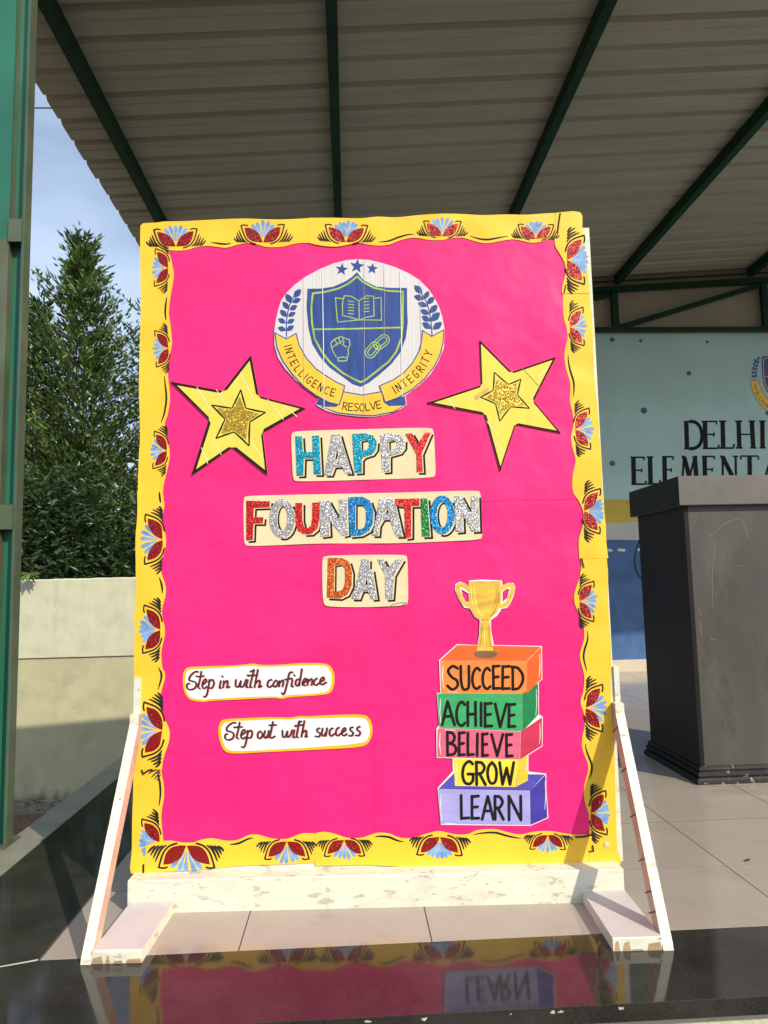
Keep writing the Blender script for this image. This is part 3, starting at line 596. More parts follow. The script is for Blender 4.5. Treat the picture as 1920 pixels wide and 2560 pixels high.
CP = RF([(500,1870),(806,1872),(812,1900),(828,2041),(505,2048),(496,1960)])
# flowers: (base pixel, outward direction, half span in px)
FL = {'T1': [((441,618.6),(0,-1),45),((658.3,608.4),(0,-1),45)], 'T2': [((864.9,607.8),(0,-1),44),((1105.4,593.4),(0,-1),39),((1338.3,599.6),(0,-1),37)],
 'L1': [((422,671),(-1,0),39),((423,871),(-1,0),38),((419,1127),(-1,0),39)], 'L2': [((408.9,1349),(-1,0),52),((403.2,1574),(-1,0),50),((408.2,1825),(-1,0),57)], 'L3': [((401,2104.5),(-1,0),50)],
 'R1': [((1415.4,651.8),(1,0),51)], 'R2': [((1423.5,818.7),(1,0),40),((1436.5,1073.9),(1,0),43),((1458.7,1277.7),(1,0),47)], 'R3': [((1447.3,1503),(1,0),42),((1462.8,1769),(1,0),49),((1475.3,2032),(1,0),46)],
 'B1': [((467.7,2110.8),(0,1),58),((717.8,2101),(0,1),46)], 'B2': [((860.8,2097),(0,1),42),((1099.5,2089.7),(0,1),47),((1368.8,2085),(0,1),37)]}
def flower(par, base, d, U, y, only=None):
    bx, by = base; side = abs(d[0]) > 0; dep = .88 if side else .78
    ja = random.uniform(-.06, .06)
    def T(u, v):                                         # u along the edge, v outward
        v *= 1 if side else 1.28
        u, v = u*math.cos(ja)-v*math.sin(ja), u*math.sin(ja)+v*math.cos(ja)
        if side: return BM(bx + d[0]*v*U*dep, by + u*U)
        return BM(bx + u*U, by + d[1]*v*U*dep)
    b = MB(); i = 0
    nbl = random.choice((5, 6, 5)); 
    for q in range(nbl):
        a = (q-(nbl-1)/2)*(1.30/(nbl-1))+random.uniform(-.04, .04)
        tip = Vector((math.sin(a)*1.08, .25+math.cos(a)*.98*random.uniform(.94, 1.06))); st = Vector((math.sin(a)*.10, .30)); dd = tip-st; nn = Vector((dd.y, -dd.x)).normalized()
        W_ = .112
        P = [st+dd*s_+nn*W_*k_ for s_, k_ in ((0,.05),(.4,.45),(.72,.95),(.9,.85),(1,.15),(1.0,-.15),(.9,-.85),(.72,-.95),(.4,-.45),(0,-.05))]
        b.plate([T(p.x, p.y) for p in P], y-.0002-.00002*i, 0, M_lblue); i += 1
    for s_ in (-1, 1):
        if only and s_ != only: continue
        for P, wd, tp in ([[(s_*.42,-.07),(s_*.76,.06),(s_*1.02,.38),(s_*1.20,.97)], .08, 0], [[(s_*1.20,.97),(s_*1.0,1.0),(s_*.84,.96)], .075, 0]):
            b.ribbon([T(*p) for p in smooth(P, 4)], wd*U*PXM, y-.0004-.00002*i, M_brush); i += 1
        for h_ in range(4):
            o_ = h_*.19; jj = random.uniform(-.05, .05)
            b.ribbon([T(*p) for p in smooth([(s_*(.86+o_*.85), .0+.01*h_), (s_*(1.12+o_*.7), .22-.02*h_), (s_*(1.32+o_*.55+jj), .70-.13*h_+jj)], 4)], .095*U*PXM, y-.0005-.00002*i, M_brush, taper=True); i += 1
    b.build('painted_flower', par)
    for s_ in (-1, 1):
        if only and s_ != only: continue
        r = lambda: random.uniform(-.03, .03)
        P = smooth([(s_*.02, .03), (s_*.32, .04+r()), (s_*.66, .12+r()), (s_*.90, .42+r()), (s_*1.0, .84)], 3)+smooth([(s_*1.0, .84), (s_*.70, .80+r()), (s_*.35, .62+r()), (s_*.14, .34), (s_*.02, .03)], 3)[1:-1]
        g_ = MB(); g_.plate([T(*p) for p in P], y-.0011, .0008, M_red); g_.build('glitter_petal', par)
def vine(par, edge, fl, y, out_dir):
    """brush line following the scalloped edge between flowers"""
    P = smooth(edge, 3); run = []
    def flush():
        nonlocal run
        if len(run) > 5: b = MB(); b.ribbon([BM(*p) for p in run], 5.2*PXM, y-.0003, M_brush, taper=True); b.build('brush_line', par)
        run = []
    for p in P:
        if any(math.hypot(p[0]-f[0][0], p[1]-f[0][1]) < 1.75*f[2] for f in fl): flush(); continue
        run.append((p[0]+out_dir[0]*9, p[1]+out_dir[1]*9))
        if len(run) > 34: flush()
    flush()
def strip(key, inn, outr, lvl, odir):
    y = YS - .0007*lvl
    b = MB(); b.plate([BM(*p) for p in (smooth(inn, 3)+smooth(outr, 3))], y, .0006, M_yel); o = b.build('border_strip', brd)
    if odir: 
        vine(o, inn, FL.get(key, []), y, odir)
        for base, d, U in FL.get(key, []): flower(o, base, d, U, y, only=(-1 if key == 'L3' else None))
    return o
strip('L3', LS3i, LS3o, 0, (-1, 0)); strip('L1', LS1i, LS1o, 0, (-1, 0)); strip('L2', LS2i, LS2o, 1, (-1, 0))
strip('T1', TS1i, TS1o, 1, (0, -1)); strip('T2', TS2i, TS2o, 2, (0, -1))
strip('R3', RS3i, RS3o, 0, (1, 0)); strip('R2', RS2i, RS2o, 1, (1, 0)); strip('R1', RS1i, RS1o, 3, (1, 0))
strip('B1', BS1i, BS1o, 1, (0, 1)); strip('B2', BS2i, BS2o, 2, (0, 1)); strip('', CP[:2], CP[2:], 3, None)

# stray brush marks where the strips join, a blob of dried glue
def mark(f, pts, wpx=6, tp=False, y=YS-.0031): b = MB(); b.ribbon(bmz(f, pts), wpx*PXM, y, M_brush, taper=tp); b.build('brush_line', brd)
mark(RM, [(1380,45),(1370,110),(1362,175)], 4)
mark(RD, [(155,1040),(162,1062),(172,1078),(190,1062),(225,1040),(262,1030)], 4); mark(RD, [(228,1074),(262,1048),(320,1028)], 3.4, True); mark(RD, [(258,1110),(300,1070),(350,1030)], 3.6, True); mark(RD, [(290,1130),(325,1090),(352,1045)], 3.4, True); mark(RD, [(318,1148),(338,1112),(356,1078)], 3, True)
mark(RD, [(174,2040),(172,2120)], 4); mark(RF, [(345,1728),(430,1725),(518,1702)], 4.2); mark(RF, [(495,1890),(540,1884),(532,1822)], 3.4); mark(RE, [(366,935),(378,985),(388,1020)], 3.5); mark(RB, [(1208,600),(1196,655)], 3)
b = MB(); b.plate(bmz(RF, chaikin([(655,1810),(672,1785),(700,1775),(728,1790),(722,1815),(690,1838),(664,1832)])), YS-.0022, .001, mat('dried_glue', (.72, .52, .30), .6, var=.3, scale=120, bump=.002, bscale=150)); b.build('glue_blob', brd)
# ------------------------------------------------------------------ crest cut-out
YC = -.0060
M_corr = mat('white_corrugated_plastic', (.63, .60, .58), .35, var=.045, scale=60, stretch=(6, 1, .05), bump=.001, bscale=60)
cz = Z(640, 620, 3.19)
def cm(x, y): return BM(640+x/3.19, 620+y/3.19)
CO = [(805,97),(900,103),(1000,125),(1110,160),(1210,205),(1300,260),(1370,330),(1420,400),(1460,480),(1485,560),(1502,650),(1497,800),(1455,905),(1390,1012),(1300,1100),(1190,1182),(1203,1252),(1150,1290),(1060,1328),(930,1352),(800,1346),(650,1328),(560,1302),(500,1268),(476,1250),(508,1190),(420,1142),(318,1058),(238,972),(178,882),(150,780),(147,680),(158,590),(178,500),(205,420),(250,360),(310,300),(400,235),(510,175),(620,130),(720,105)]
b = MB(); b.plate([cm(*p) for p in CO], YC, .0018, M_corr); cr = b.build('crest_cutout', brd); cr['label'] = 'white oval cutout painted with a navy shield and yellow banners'
crest(cr, cm, YC-.0001, PXM/3.19)

# ------------------------------------------------------------------ big yellow stars
M_ystar = mat('pale_yellow_corrugated', (.74, .62, .075), .32, var=.06, scale=40, stretch=(1, 1, .25), bump=.0012, bscale=26)
M_gold = glitter('gold_glitter', (.42, .27, .02), 700)
LSO = [(235,1165),(585,1228),(773,985),(825,1262),(1137,1343),(850,1505),(883,1790),(648,1605),(375,1792),(492,1420)]
LSI = [(550,1343),(650,1352),(698,1265),(730,1352),(823,1380),(752,1432),(740,1550),(663,1488),(572,1512),(610,1415)]
RSO = [(547,1018),(793,1265),(1135,1147),(963,1487),(1172,1733),(825,1668),(705,2030),(583,1588),(142,1503),(560,1365)]
RSI = [(680,1310),(765,1372),(835,1350),(825,1440),(885,1520),(780,1520),(712,1595),(680,1500),(600,1455),(665,1410)]
def star(O, I, f, lab, s_):
    P = [Vector(p) for p in O]; c = sum(P, Vector((0, 0)))/10
    b = MB(); b.plate(bmz(f, O), YC, .0018, M_ystar); st = b.build('star_cutout', brd); st['label'] = lab
    b = MB()
    for i in range(10):
        p, q = P[i], P[(i+1) % 10]; d = (q-p).normalized(); nn = Vector((-d.y, d.x)); nn = nn if nn.dot(c-(p+q)/2) > 0 else -nn
        h_ = 17 if i % 2 == 0 or i % 3 == 1 else 12; h_ *= s_
        b.plate(bmz(f, [tuple(p), tuple(q), tuple(q+nn*h_*.9-d*h_*1.1+nn*2), tuple(p+nn*h_+d*h_*1.2)]), YC-.0002-.00003*i, 0, INK)
    I_ = [Vector(p) for p in I]; ci = sum(I_, Vector((0, 0)))/10
    for i in range(10):
        p = ci+(I_[i]-ci)*1.16; q = ci+(I_[(i+1) % 10]-ci)*1.16
        if i % 2: q = ci+(I_[(i+1) % 10]-ci)*1.32
        else: p = ci+(I_[i]-ci)*1.32
        b.ribbon(bmz(f, [tuple(p), tuple((p+q)/2+(ci-(p+q)/2)*.02), tuple(q)]), 13*s_/2.676*PXM, YC-.0002-.00003*i, INK, taper=True)
    b.build('black_outline', st)
    b = MB(); b.plate(bmz(f, I), YC-.0010, .0009, M_gold); b.build('glitter_star', st)
    return st
sL = star(LSO, LSI, RA, 'large yellow star cutout left of the crest', 1); sR = star(RSO, RSI, RB, 'large yellow star cutout right of the crest with smudged centre', .8)

M_crease = mat('pale_crease', (.86, .82, .50), .3); M_dcr = mat('dark_crease', (.30, .22, .03), .5)
def creases(par, f, segs, m_, wpx=2.2, y=YC-.0006):
    for a_, b_ in segs: q = MB(); q.ribbon(bmz(f, [a_, ((a_[0]+b_[0])/2+2, (a_[1]+b_[1])/2), b_]), wpx*PXM, y, m_, taper=True); q.build('crease', par)
creases(sL, RA, [((410,1200),(495,1345)),((440,1605),(485,1715)),((700,1105),(800,1310)),((880,1282),(990,1420)),((985,1322),(1080,1400)),((540,1217),(600,1320)),((520,1545),(575,1655)),((770,1560),(860,1700))], M_crease)
creases(sR, RB, [((665,1800),(735,1890)),((600,1640),(690,1760)),((300,1470),(360,1545)),((1000,1300),(1070,1230))], M_crease); creases(sR, RB, [((870,1232),(1015,1388))], M_dcr, 1.6)
creases(cr, cz, [((530,170),(545,1290)),((1150,190),(1165,1185))], mat('white_crease', (.80, .79, .78), .3), 2.2, YC-.0022); creases(cr, cz, [((1022,130),(1022,700)),((1305,262),(1320,1080)),((378,250),(382,1100)),((862,110),(862,1330))], mat('grey_crease', (.42, .40, .40), .4), 1.2, YC-.0022)
b = MB(); b.plate(bmz(RB, chaikin([(500,1460),(540,1425),(600,1385),(628,1390),(612,1425),(560,1462),(520,1485)])), YC-.00015, 0, mat('brown_smudge', (.60, .40, .09), .4, var=.25, scale=60)); b.build('smudge', sR)
# ------------------------------------------------------------------ word cards
TX = Z(600, 1060, 2.676)
M_card = mat('beige_felt_card', (.72, .60, .36), .8, var=.07, scale=14, dirt=[((.50, .40, .22), .4, 20, .6, .75)], bump=.0006, bscale=60)
GL = {'teal': glitter('teal_glitter', (.0, .25, .36)), 'silver': glitter('silver_glitter', (.36, .36, .37)), 'red': glitter('bright_red_glitter', (.50, .012, .01)), 'blue': glitter('blue_glitter', (.0, .17, .42)), 'green': glitter('green_glitter', (.004, .16, .04)), 'orange': glitter('orange_glitter', (.50, .09, .006))}
def ell(cx, cy, rx, ry, n_=24): return [(cx+rx*math.sin(2*math.pi*i/n_), cy-ry*math.cos(2*math.pi*i/n_)) for i in range(n_)]
WORDS = {
 'HAPPY': ([(358,52),(500,46),(800,38),(1270,25),(1297,45),(1303,200),(1309,340),(1290,362),(800,376),(380,388),(355,372),(347,200),(343,80)],
  [('H','teal',[(372,85),(415,85),(422,190),(488,190),(485,82),(530,80),(543,338),(497,338),(490,230),(428,232),(425,345),(382,347)],[]),
   ('A','silver',[(615,75),(668,72),(690,150),(745,330),(705,330),(680,285),(630,287),(610,342),(568,342),(590,210)],[[(642,185),(630,240),(665,240),(650,185)]]),
   ('P','teal',[(752,70),(840,65),(890,80),(915,120),(912,170),(885,205),(830,222),(815,240),(815,325),(768,328),(758,200)],[[(808,115),(845,108),(864,130),(862,160),(840,178),(810,180)]]),
   ('P','silver',[(940,70),(1010,65),(1070,75),(1100,110),(1098,160),(1070,195),(1000,215),(1000,318),(955,322),(945,200)],[[(992,118),(1025,110),(1048,125),(1048,155),(1025,175),(995,178)]]),
   ('Y','red',[(1107,70),(1150,65),(1190,135),(1235,62),(1275,60),(1215,200),(1222,322),(1182,323),(1180,205)],[])]),
 'FOUNDATION': ([(45,482),(300,476),(600,470),(1100,460),(1585,445),(1608,460),(1614,600),(1622,750),(1605,775),(1400,785),(1100,798),(800,800),(500,800),(250,812),(50,818),(30,800),(26,650),(25,500)],
  [('F','red',[(45,515),(203,518),(200,558),(95,562),(92,625),(160,625),(155,665),(92,665),(88,775),(45,778)],[]),
   ('O','silver',ell(284,632,84,130),[ell(284,630,36,84)]),
   ('U','red',[(373,530),(418,530),(418,640),(430,690),(455,697),(478,680),(485,620),(485,528),(530,526),(532,640),(520,700),(480,735),(430,738),(390,715),(372,650)],[]),
   ('N','silver',[(533,515),(595,513),(665,640),(663,508),(715,507),(722,740),(688,748),(595,640),(600,745),(542,752)],[]),
   ('D','blue',[(725,492),(820,488),(870,515),(893,580),(890,660),(865,715),(810,745),(735,752)],[[(772,540),(815,540),(842,570),(845,640),(835,690),(800,705),(772,705)]]),
   ('A','silver',[(935,500),(1010,495),(1035,520),(1088,750),(1045,750),(1000,635),(955,637),(930,680),(925,745),(885,745),(900,680)],[[(982,560),(965,605),(998,605)]]),
   ('T','red',[(1037,503),(1200,500),(1200,548),(1145,550),(1145,758),(1105,765),(1098,550),(1040,545)],[]),
   ('I','green',[(1208,500),(1252,500),(1270,750),(1218,752)],[]),
   ('O','blue',ell(1352,608,82,130),[ell(1352,608,37,84)]),
   ('N','silver',[(1432,485),(1480,483),(1545,600),(1545,483),(1590,482),(1598,715),(1550,718),(1485,600),(1490,718),(1443,722)],[])]),
 'DAY': ([(570,882),(800,876),(1100,875),(1120,890),(1124,1050),(1125,1195),(1105,1215),(830,1226),(585,1222),(556,1200),(550,1000),(552,900)],
  [('D','orange',[(590,895),(680,897),(730,920),(750,990),(748,1080),(720,1140),(670,1165),(583,1160)],[[(632,945),(680,938),(704,970),(704,1060),(690,1105),(660,1120),(630,1118)]]),
   ('A','silver',[(815,905),(862,905),(862,960),(885,975),(915,1168),(880,1170),(858,1115),(815,1115),(795,1168),(748,1168),(790,1020)],[[(846,1010),(830,1075),(855,1075)]]),
   ('Y','silver',[(918,905),(960,905),(990,965),(1045,905),(1090,905),(1030,1010),(1018,1168),(975,1170),(970,1010)],[])])}
YCARD = -.0052
for word, (O, LT) in WORDS.items():
    b = MB(); b.plate(bmz(TX, chaikin(O)), YCARD, .0012, M_card); cd_ = b.build('word_card', brd); cd_['label'] = 'beige card with glitter letters reading ' + word
    b = MB(); i = 0
    for ch, colr, P, Hs in LT:
        for loop, hole in [(P, False)] + [(h_, True) for h_ in Hs]:
            n_ = len(loop); ar = sum(loop[q][0]*loop[(q+1) % n_][1]-loop[(q+1) % n_][0]*loop[q][1] for q in range(n_)); run = []
            order = list(range(n_))
            def okk(q):
                p, r_ = Vector(loop[q]), Vector(loop[(q+1) % n_]); d = (r_-p).normalized(); nn = Vector((d.y, -d.x))
                if ar < 0: nn = -nn
                if hole: nn = -nn
                return nn.dot(Vector((.72, .69))) > .25
            fl_ = [okk(q) for q in order]
            st_ = next((q for q in order if fl_[q] and not fl_[q-1]), 0); q = 0
            while q < n_:
                ii = (st_+q) % n_
                if fl_[ii]:
                    run = [loop[ii]]
                    while q < n_ and fl_[(st_+q) % n_]: run.append(loop[(st_+q+1) % n_]); q += 1
                    R_ = [(p[0]+15, p[1]+13) for p in run]
                    if hole: R_ = [(p[0]+11, p[1]+9) for p in run]
                    b.ribbon(bmz(TX, R_), (13 if not hole else 11)/2.676*PXM, YCARD-.0002-.00002*i, INK, cap=False); i += 1
                else: q += 1
    if word == 'DAY': b.ribbon(bmz(TX, smooth([(1008,1215),(1050,1200),(1085,1195),(1112,1200),(1085,1212)], 4)), .002, YCARD-.0003, mat('green_mark', (.01, .2, .08), .5))
    b.build('letter_shading', cd_)
    for ch, colr, P, Hs in LT:
        q = MB(); PP = P if ch not in 'PDU' else P
        off = (.0018 if LT.index((ch, colr, P, Hs)) % 2 else .0014)
        q.plate(bmz(TX, PP), YCARD-off, off-.0003, GL[colr], holes=[bmz(TX, h_) for h_ in Hs]); o = q.build('letter', cd_); o['label'] = colr + ' glitter letter ' + ch

# ------------------------------------------------------------------ slogan cards
SG = Z(440, 1640, 3.19)
M_sy = mat('marigold_paper', (.88, .46, .01), .5, var=.06, scale=12)
M_sw = mat('white_paper', (.76, .74, .75), .55, var=.03, scale=8, bump=.004, bscale=9)
M_sr = mat('red_lettering_shadow', (.52, .03, .03), .5, var=.15, scale=40)
M_sk = mat('charcoal_lettering', (.035, .028, .032), .7, spec=.15, var=.5, scale=70)
S1 = ([(95,85),(250,80),(450,75),(560,65),(620,58),(680,70),(800,70),(900,62),(1000,55),(1180,55),(1240,80),(1268,150),(1262,240),(1230,300),(1100,315),(900,325),(850,342),(780,330),(500,345),(270,355),(225,367),(110,350),(70,290),(55,200),(65,120)],
 [(110,103),(300,98),(600,75),(700,88),(1000,73),(1180,73),(1225,100),(1245,160),(1240,230),(1215,285),(1100,300),(880,308),(840,328),(790,318),(500,328),(260,342),(230,350),(120,333),(85,280),(75,200),(85,130)],
 [[(180,122),(150,125),(115,160),(110,190),(145,200),(165,215),(155,250),(120,265),(95,255),(90,225),(110,215)],[(205,120),(195,180),(180,240),(195,258)],[(165,158),(195,162),(225,155)],[(215,225),(245,200),(240,180),(222,195),(212,235),(225,255),(250,240)],
  [(270,185),(262,240),(250,300),(235,320),(225,322)],[(265,200),(295,185),(305,215),(290,250),(262,250)],[(360,195),(350,248),(362,250)],[(370,157),(375,163)],[(385,195),(378,248)],[(385,215),(410,192),(415,210),(408,248),(430,240)],
  [(480,185),(478,235),(500,240),(520,195)],[(520,195),(515,240),(540,235),(560,185)],[(575,185),(562,240),(575,245)],[(577,152),(582,158)],[(625,105),(605,180),(592,240),(605,245)],[(570,150),(610,152),(650,148)],[(655,105),(640,180),(628,245)],[(595,122),(625,108)],[(635,215),(665,190),(672,210),(662,245),(685,235)],
  [(765,185),(740,195),(730,230),(745,245),(770,230)],[(800,190),(780,210),(780,238),(800,238),(815,205),(800,190)],[(828,195),(822,240)],[(825,215),(850,190),(858,205),(850,240)],[(930,125),(905,135),(890,200),(870,280),(855,302),(845,290)],[(870,185),(925,175)],
  [(930,185),(922,235),(935,238)],[(943,147),(948,153)],[(985,180),(960,190),(955,225),(975,230),(990,190)],[(1005,100),(990,190),(982,232)],[(1010,215),(1040,195),(1035,175),(1018,190),(1010,225),(1030,230)],[(1055,180),(1048,228)],[(1052,205),(1080,178),(1088,195),(1080,228)],
  [(1125,175),(1105,190),(1100,220),(1120,228),(1135,215)],[(1148,205),(1180,185),(1175,165),(1155,180),(1148,215),(1170,222),(1198,205)]], 'Step in with confidence')
S2 = ([(390,500),(560,493),(760,485),(930,490),(980,475),(1050,480),(1200,470),(1500,460),(1550,500),(1570,570),(1560,650),(1520,710),(1400,730),(900,755),(600,768),(540,775),(410,772),(370,730),(345,650),(338,580),(355,520)],
 [(405,518),(640,510),(760,500),(920,505),(985,493),(1060,497),(1490,485),(1530,520),(1548,580),(1540,640),(1505,695),(900,738),(540,755),(425,752),(385,710),(365,620),(365,560)],
 [[(480,528),(450,530),(412,560),(408,590),(440,600),(462,615),(455,650),(420,665),(395,650),(395,625),(412,615)],[(510,525),(498,585),(485,640),(500,655)],[(465,565),(530,560)],[(525,625),(553,603),(548,583),(530,595),(520,635),(535,655),(555,642)],[(575,590),(568,640),(555,700),(540,722),(525,720)],[(572,605),(600,588),(610,610),(598,645),(570,648)],
  [(675,595),(655,610),(655,645),(675,650),(692,620),(675,595)],[(712,592),(702,635),(715,648),(735,625)],[(742,590),(732,645)],[(775,520),(760,590),(750,640),(765,648),(790,635)],[(745,548),(800,545)],[(850,590),(852,635),(870,640),(890,595)],[(890,595),(888,640),(910,630),(928,585)],[(945,585),(935,640),(948,642)],[(950,553),(955,558)],
  [(985,515),(970,590),(962,638),(975,642)],[(955,550),(1010,545)],[(1025,512),(1010,590),(1000,640)],[(975,530),(1000,515)],[(1008,610),(1035,588),(1042,605),(1032,640),(1048,632)],[(1145,570),(1125,580),(1130,600),(1150,612),(1140,638),(1112,635)],[(1170,572),(1162,620),(1178,632),(1195,605)],[(1205,570),(1195,632)],
  [(1250,570),(1228,585),(1225,620),(1240,632),(1262,615)],[(1300,565),(1280,580),(1275,618),(1292,630),(1312,612)],[(1325,605),(1352,585),(1348,568),(1330,580),(1322,615),(1340,630),(1362,615)],[(1410,562),(1388,572),(1395,592),(1412,605),(1402,630),(1378,630)],[(1465,558),(1445,568),(1448,588),(1468,600),(1458,628),(1432,628)]], 'Step out with success')
for O, I, ST, tx in (S1, S2):
    b = MB(); b.plate(bmz(SG, chaikin(O)), YCARD, .0010, M_sy); c_ = b.build('slogan_card', brd); c_['label'] = 'white card with marigold edge reading ' + tx
    b = MB(); b.plate(bmz(SG, chaikin(I)), YCARD-.0004, .0003, M_sw); b.build('white_panel', c_)
    b = MB()
    for i, s_ in enumerate(ST):
        P = smooth(s_, 4) if len(s_) > 2 else s_
        b.ribbon(bmz(SG, [(x+7, y+5) for x, y in P]), 9.5/3.19*PXM, YCARD-.0006-.00001*i, M_sr)
        b.ribbon(bmz(SG, P), 11.5/3.19*PXM, YCARD-.0011-.00001*i, M_sk)
    b.build('script_lettering', c_)

# ------------------------------------------------------------------ trophy and blocks cut-out
BK = Z(1060, 1420, 3.353)
YT = -.0054
M_paper = mat('white_cut_paper', (.78, .76, .74), .5, var=.03)
def paint(nm, c_, var=.14, sc=22): return mat(nm, c_, .42, var=var, scale=sc, stretch=(.5, 1, 1.6))
OUT = [(375,105),(480,97),(650,105),(655,145),(700,125),(745,125),(762,160),(750,230),(720,300),(690,335),(648,342),(610,400),(558,435),(560,520),(583,645),(985,652),(988,930),(958,955),(960,1225),(992,1245),(990,1490),(872,1565),(872,1702),(1020,1720),(1022,1840),(1038,2090),(888,2156),(140,2148),(112,1840),(240,1700),(237,1590),(105,1588),(102,1345),(125,1315),(107,1045),(135,1045),(125,770),(275,637),(445,645),(460,560),(466,437),(420,405),(382,338),(335,332),(290,262),(257,180),(262,135),(300,115),(345,130),(372,160)]
HL = [(312,178),(345,198),(372,215),(375,285),(350,283),(322,235)]; HR = [(655,200),(690,175),(712,178),(692,250),(657,285)]
b = MB(); b.plate(bmz(BK, OUT), YT, .0012, M_paper, holes=[bmz(BK, HL), bmz(BK, HR)]); tc_ = b.build('trophy_cutout', brd); tc_['label'] = 'paper cutout of a gold trophy on a stack of five coloured blocks'
def pl(bb, P, c_, k=0): bb.plate(bmz(BK, P), YT-.0003-.00006*k, 0, c_)
BLK = [('purple block reading LEARN', [([(250,1715),(1010,1726),(885,1862),(118,1848)], paint('violet_top', (.08,.07,.40))), ([(118,1850),(882,1865),(886,2148),(142,2140)], paint('lavender_face', (.36,.33,.66))), ([(885,1862),(1013,1730),(1030,2086),(889,2148)], paint('violet_side', (.055,.04,.33)))], 'LEARN', [(305,1900,378,2095),(395,1905,460,2095),(485,1908,580,2100),(590,1905,665,2100),(705,1905,815,2105)]),
 ('yellow block reading GROW', [([(245,1592),(790,1600),(765,1830),(258,1822)], paint('lemon_face', (.86,.66,.05))), ([(792,1600),(863,1568),(868,1776),(768,1830)], paint('mustard_side', (.72,.52,.04)))], 'GROW', [(318,1615,415,1805),(435,1620,515,1810),(530,1625,610,1800),(630,1625,748,1808)]),
 ('rose block reading BELIEVE', [([(112,1350),(130,1338),(805,1368),(800,1600),(110,1582)], paint('rose_face', (.72,.12,.20))), ([(808,1368),(985,1248),(985,1485),(803,1600)], paint('crimson_side', (.56,.03,.08)))], 'BELIEVE', [(192,1370,270,1565),(288,1375,340,1565),(360,1378,415,1565),(438,1385,448,1568),(485,1385,535,1570),(565,1390,660,1570),(685,1390,740,1575)]),
 ('green block reading ACHIEVE', [([(113,1050),(820,1050),(822,1366),(804,1364),(128,1336)], paint('leaf_green_face', (.045,.36,.12))), ([(822,1050),(952,962),(955,1225),(824,1364)], paint('deep_green_side', (.01,.20,.06)))], 'ACHIEVE', [(150,1115,255,1312),(268,1118,345,1318),(362,1120,435,1318),(470,1128,482,1318),(505,1130,570,1325),(590,1135,685,1328),(703,1138,762,1328)]),
 ('orange block reading SUCCEED', [([(135,775),(860,778),(858,1048),(142,1048)], paint('orange_face', (.92,.24,.045))), ([(278,644),(977,658),(860,776),(133,773)], paint('orange_top', (.88,.12,.015))), ([(862,778),(978,662),(982,925),(860,1046)], paint('orange_side', (.78,.11,.015)))], 'SUCCEED', [(190,820,290,1015),(305,820,380,1015),(400,835,470,1010),(487,835,557,1010),(575,818,635,1010),(650,820,718,1012),(735,822,830,1018)])]
M_hi = mat('white_highlight', (.72, .68, .66), .5, var=.2, scale=50)
for bi, (lab, faces, tx, boxes) in enumerate(BLK):
    b = MB()
    for i, (P, c_) in enumerate(faces): pl(b, P, c_, i+bi)
    fr = faces[1][0] if bi == 0 else faces[0][0]
    xl = min(p[0] for p in fr); yt = min(p[1] for p in fr); yb = max(p[1] for p in fr)
    b.ribbon(bmz(BK, [(xl+24, yt+40), (xl+18, (yt+yb)/2), (xl+30, yb-40)]), .0028, YT-.0008, M_hi, taper=True); b.ribbon(bmz(BK, [(xl+60, yb-14), (xl+150, yb-10)]), .002, YT-.0008, M_hi, taper=True)
    sd = faces[-1][0]; sx = max(p[0] for p in sd); sy0 = min(p[1] for p in sd); sy1 = max(p[1] for p in sd)
    b.ribbon(bmz(BK, [(sx-18, sy0+50), (sx-14, (sy0+sy1)/2-20), (sx-22, sy1-130)]), .0022, YT-.0008, M_hi, taper=True)
    o = b.build('painted_block', tc_); o['label'] = lab
    b = MB()
    for ch, (x0, y0, x1, y1) in zip(tx, boxes):
        sh = random.uniform(-4, 4)
        write(b, ch, lambda u, v: bmz(BK, [(x0+(x1-x0)*u+sh*(1-v), y0+(y1-y0)*v)])[0], 23/3.353*PXM, YT-.0012, INK)
    b.build('block_lettering', tc_)
M_tg = paint('trophy_gold', (.72,.44,.05), .25, 30); M_tb = paint('trophy_brown', (.20,.11,.05))
b = MB(); pl(b, [(380,112),(640,110),(645,250),(640,300),(610,370),(560,415),(552,432),(466,430),(420,395),(385,330),(378,250)], M_tg, 8)
pl(b, [(472,440),(552,440),(556,520),(562,590),(578,692),(442,692),(458,600),(470,520)], M_tg, 9); pl(b, smooth([(425,700),(510,690),(598,698),(612,722),(580,748),(510,755),(450,750),(416,725)], 2, True), M_tb, 10)
b.ribbon(bmz(BK, smooth([(382,185),(340,150),(300,140),(282,165),(300,230),(335,290),(382,312)], 4)), 34/3.353*PXM, YT-.00074, M_tg)
b.ribbon(bmz(BK, smooth([(640,180),(685,150),(730,145),(738,180),(715,250),(690,300),(645,318)], 4)), 34/3.353*PXM, YT-.00076, M_tg)
M_ts = paint('trophy_ochre', (.50,.27,.02), .3, 30); M_tl = paint('trophy_pale', (.86,.64,.16), .2, 30)
for P, w_, c_ in [([(618,140),(620,260),(590,360),(552,410)], .0052, M_ts), ([(600,130),(602,250),(575,345)], .0032, M_ts), ([(395,140),(398,260),(430,360)], .0030, M_tl), ([(420,135),(424,250),(455,370),(500,405)], .0046, M_tl), ([(478,436),(545,436)], .003, M_ts), ([(540,470),(545,570),(560,670)], .0034, M_ts), ([(482,470),(478,580),(462,672)], .0028, M_ts), ([(505,470),(505,580),(500,680)], .003, M_tl), ([(300,160),(300,220),(335,285)], .002, M_tl), ([(725,165),(712,240),(685,292)], .002, M_tl)]:
    b.ribbon(bmz(BK, smooth(P, 4)), w_, YT-.0010-.00001*len(b.v)/50, c_, taper=True)
o = b.build('painted_trophy', tc_); o['label'] = 'gold two-handled trophy painted on a brown base'

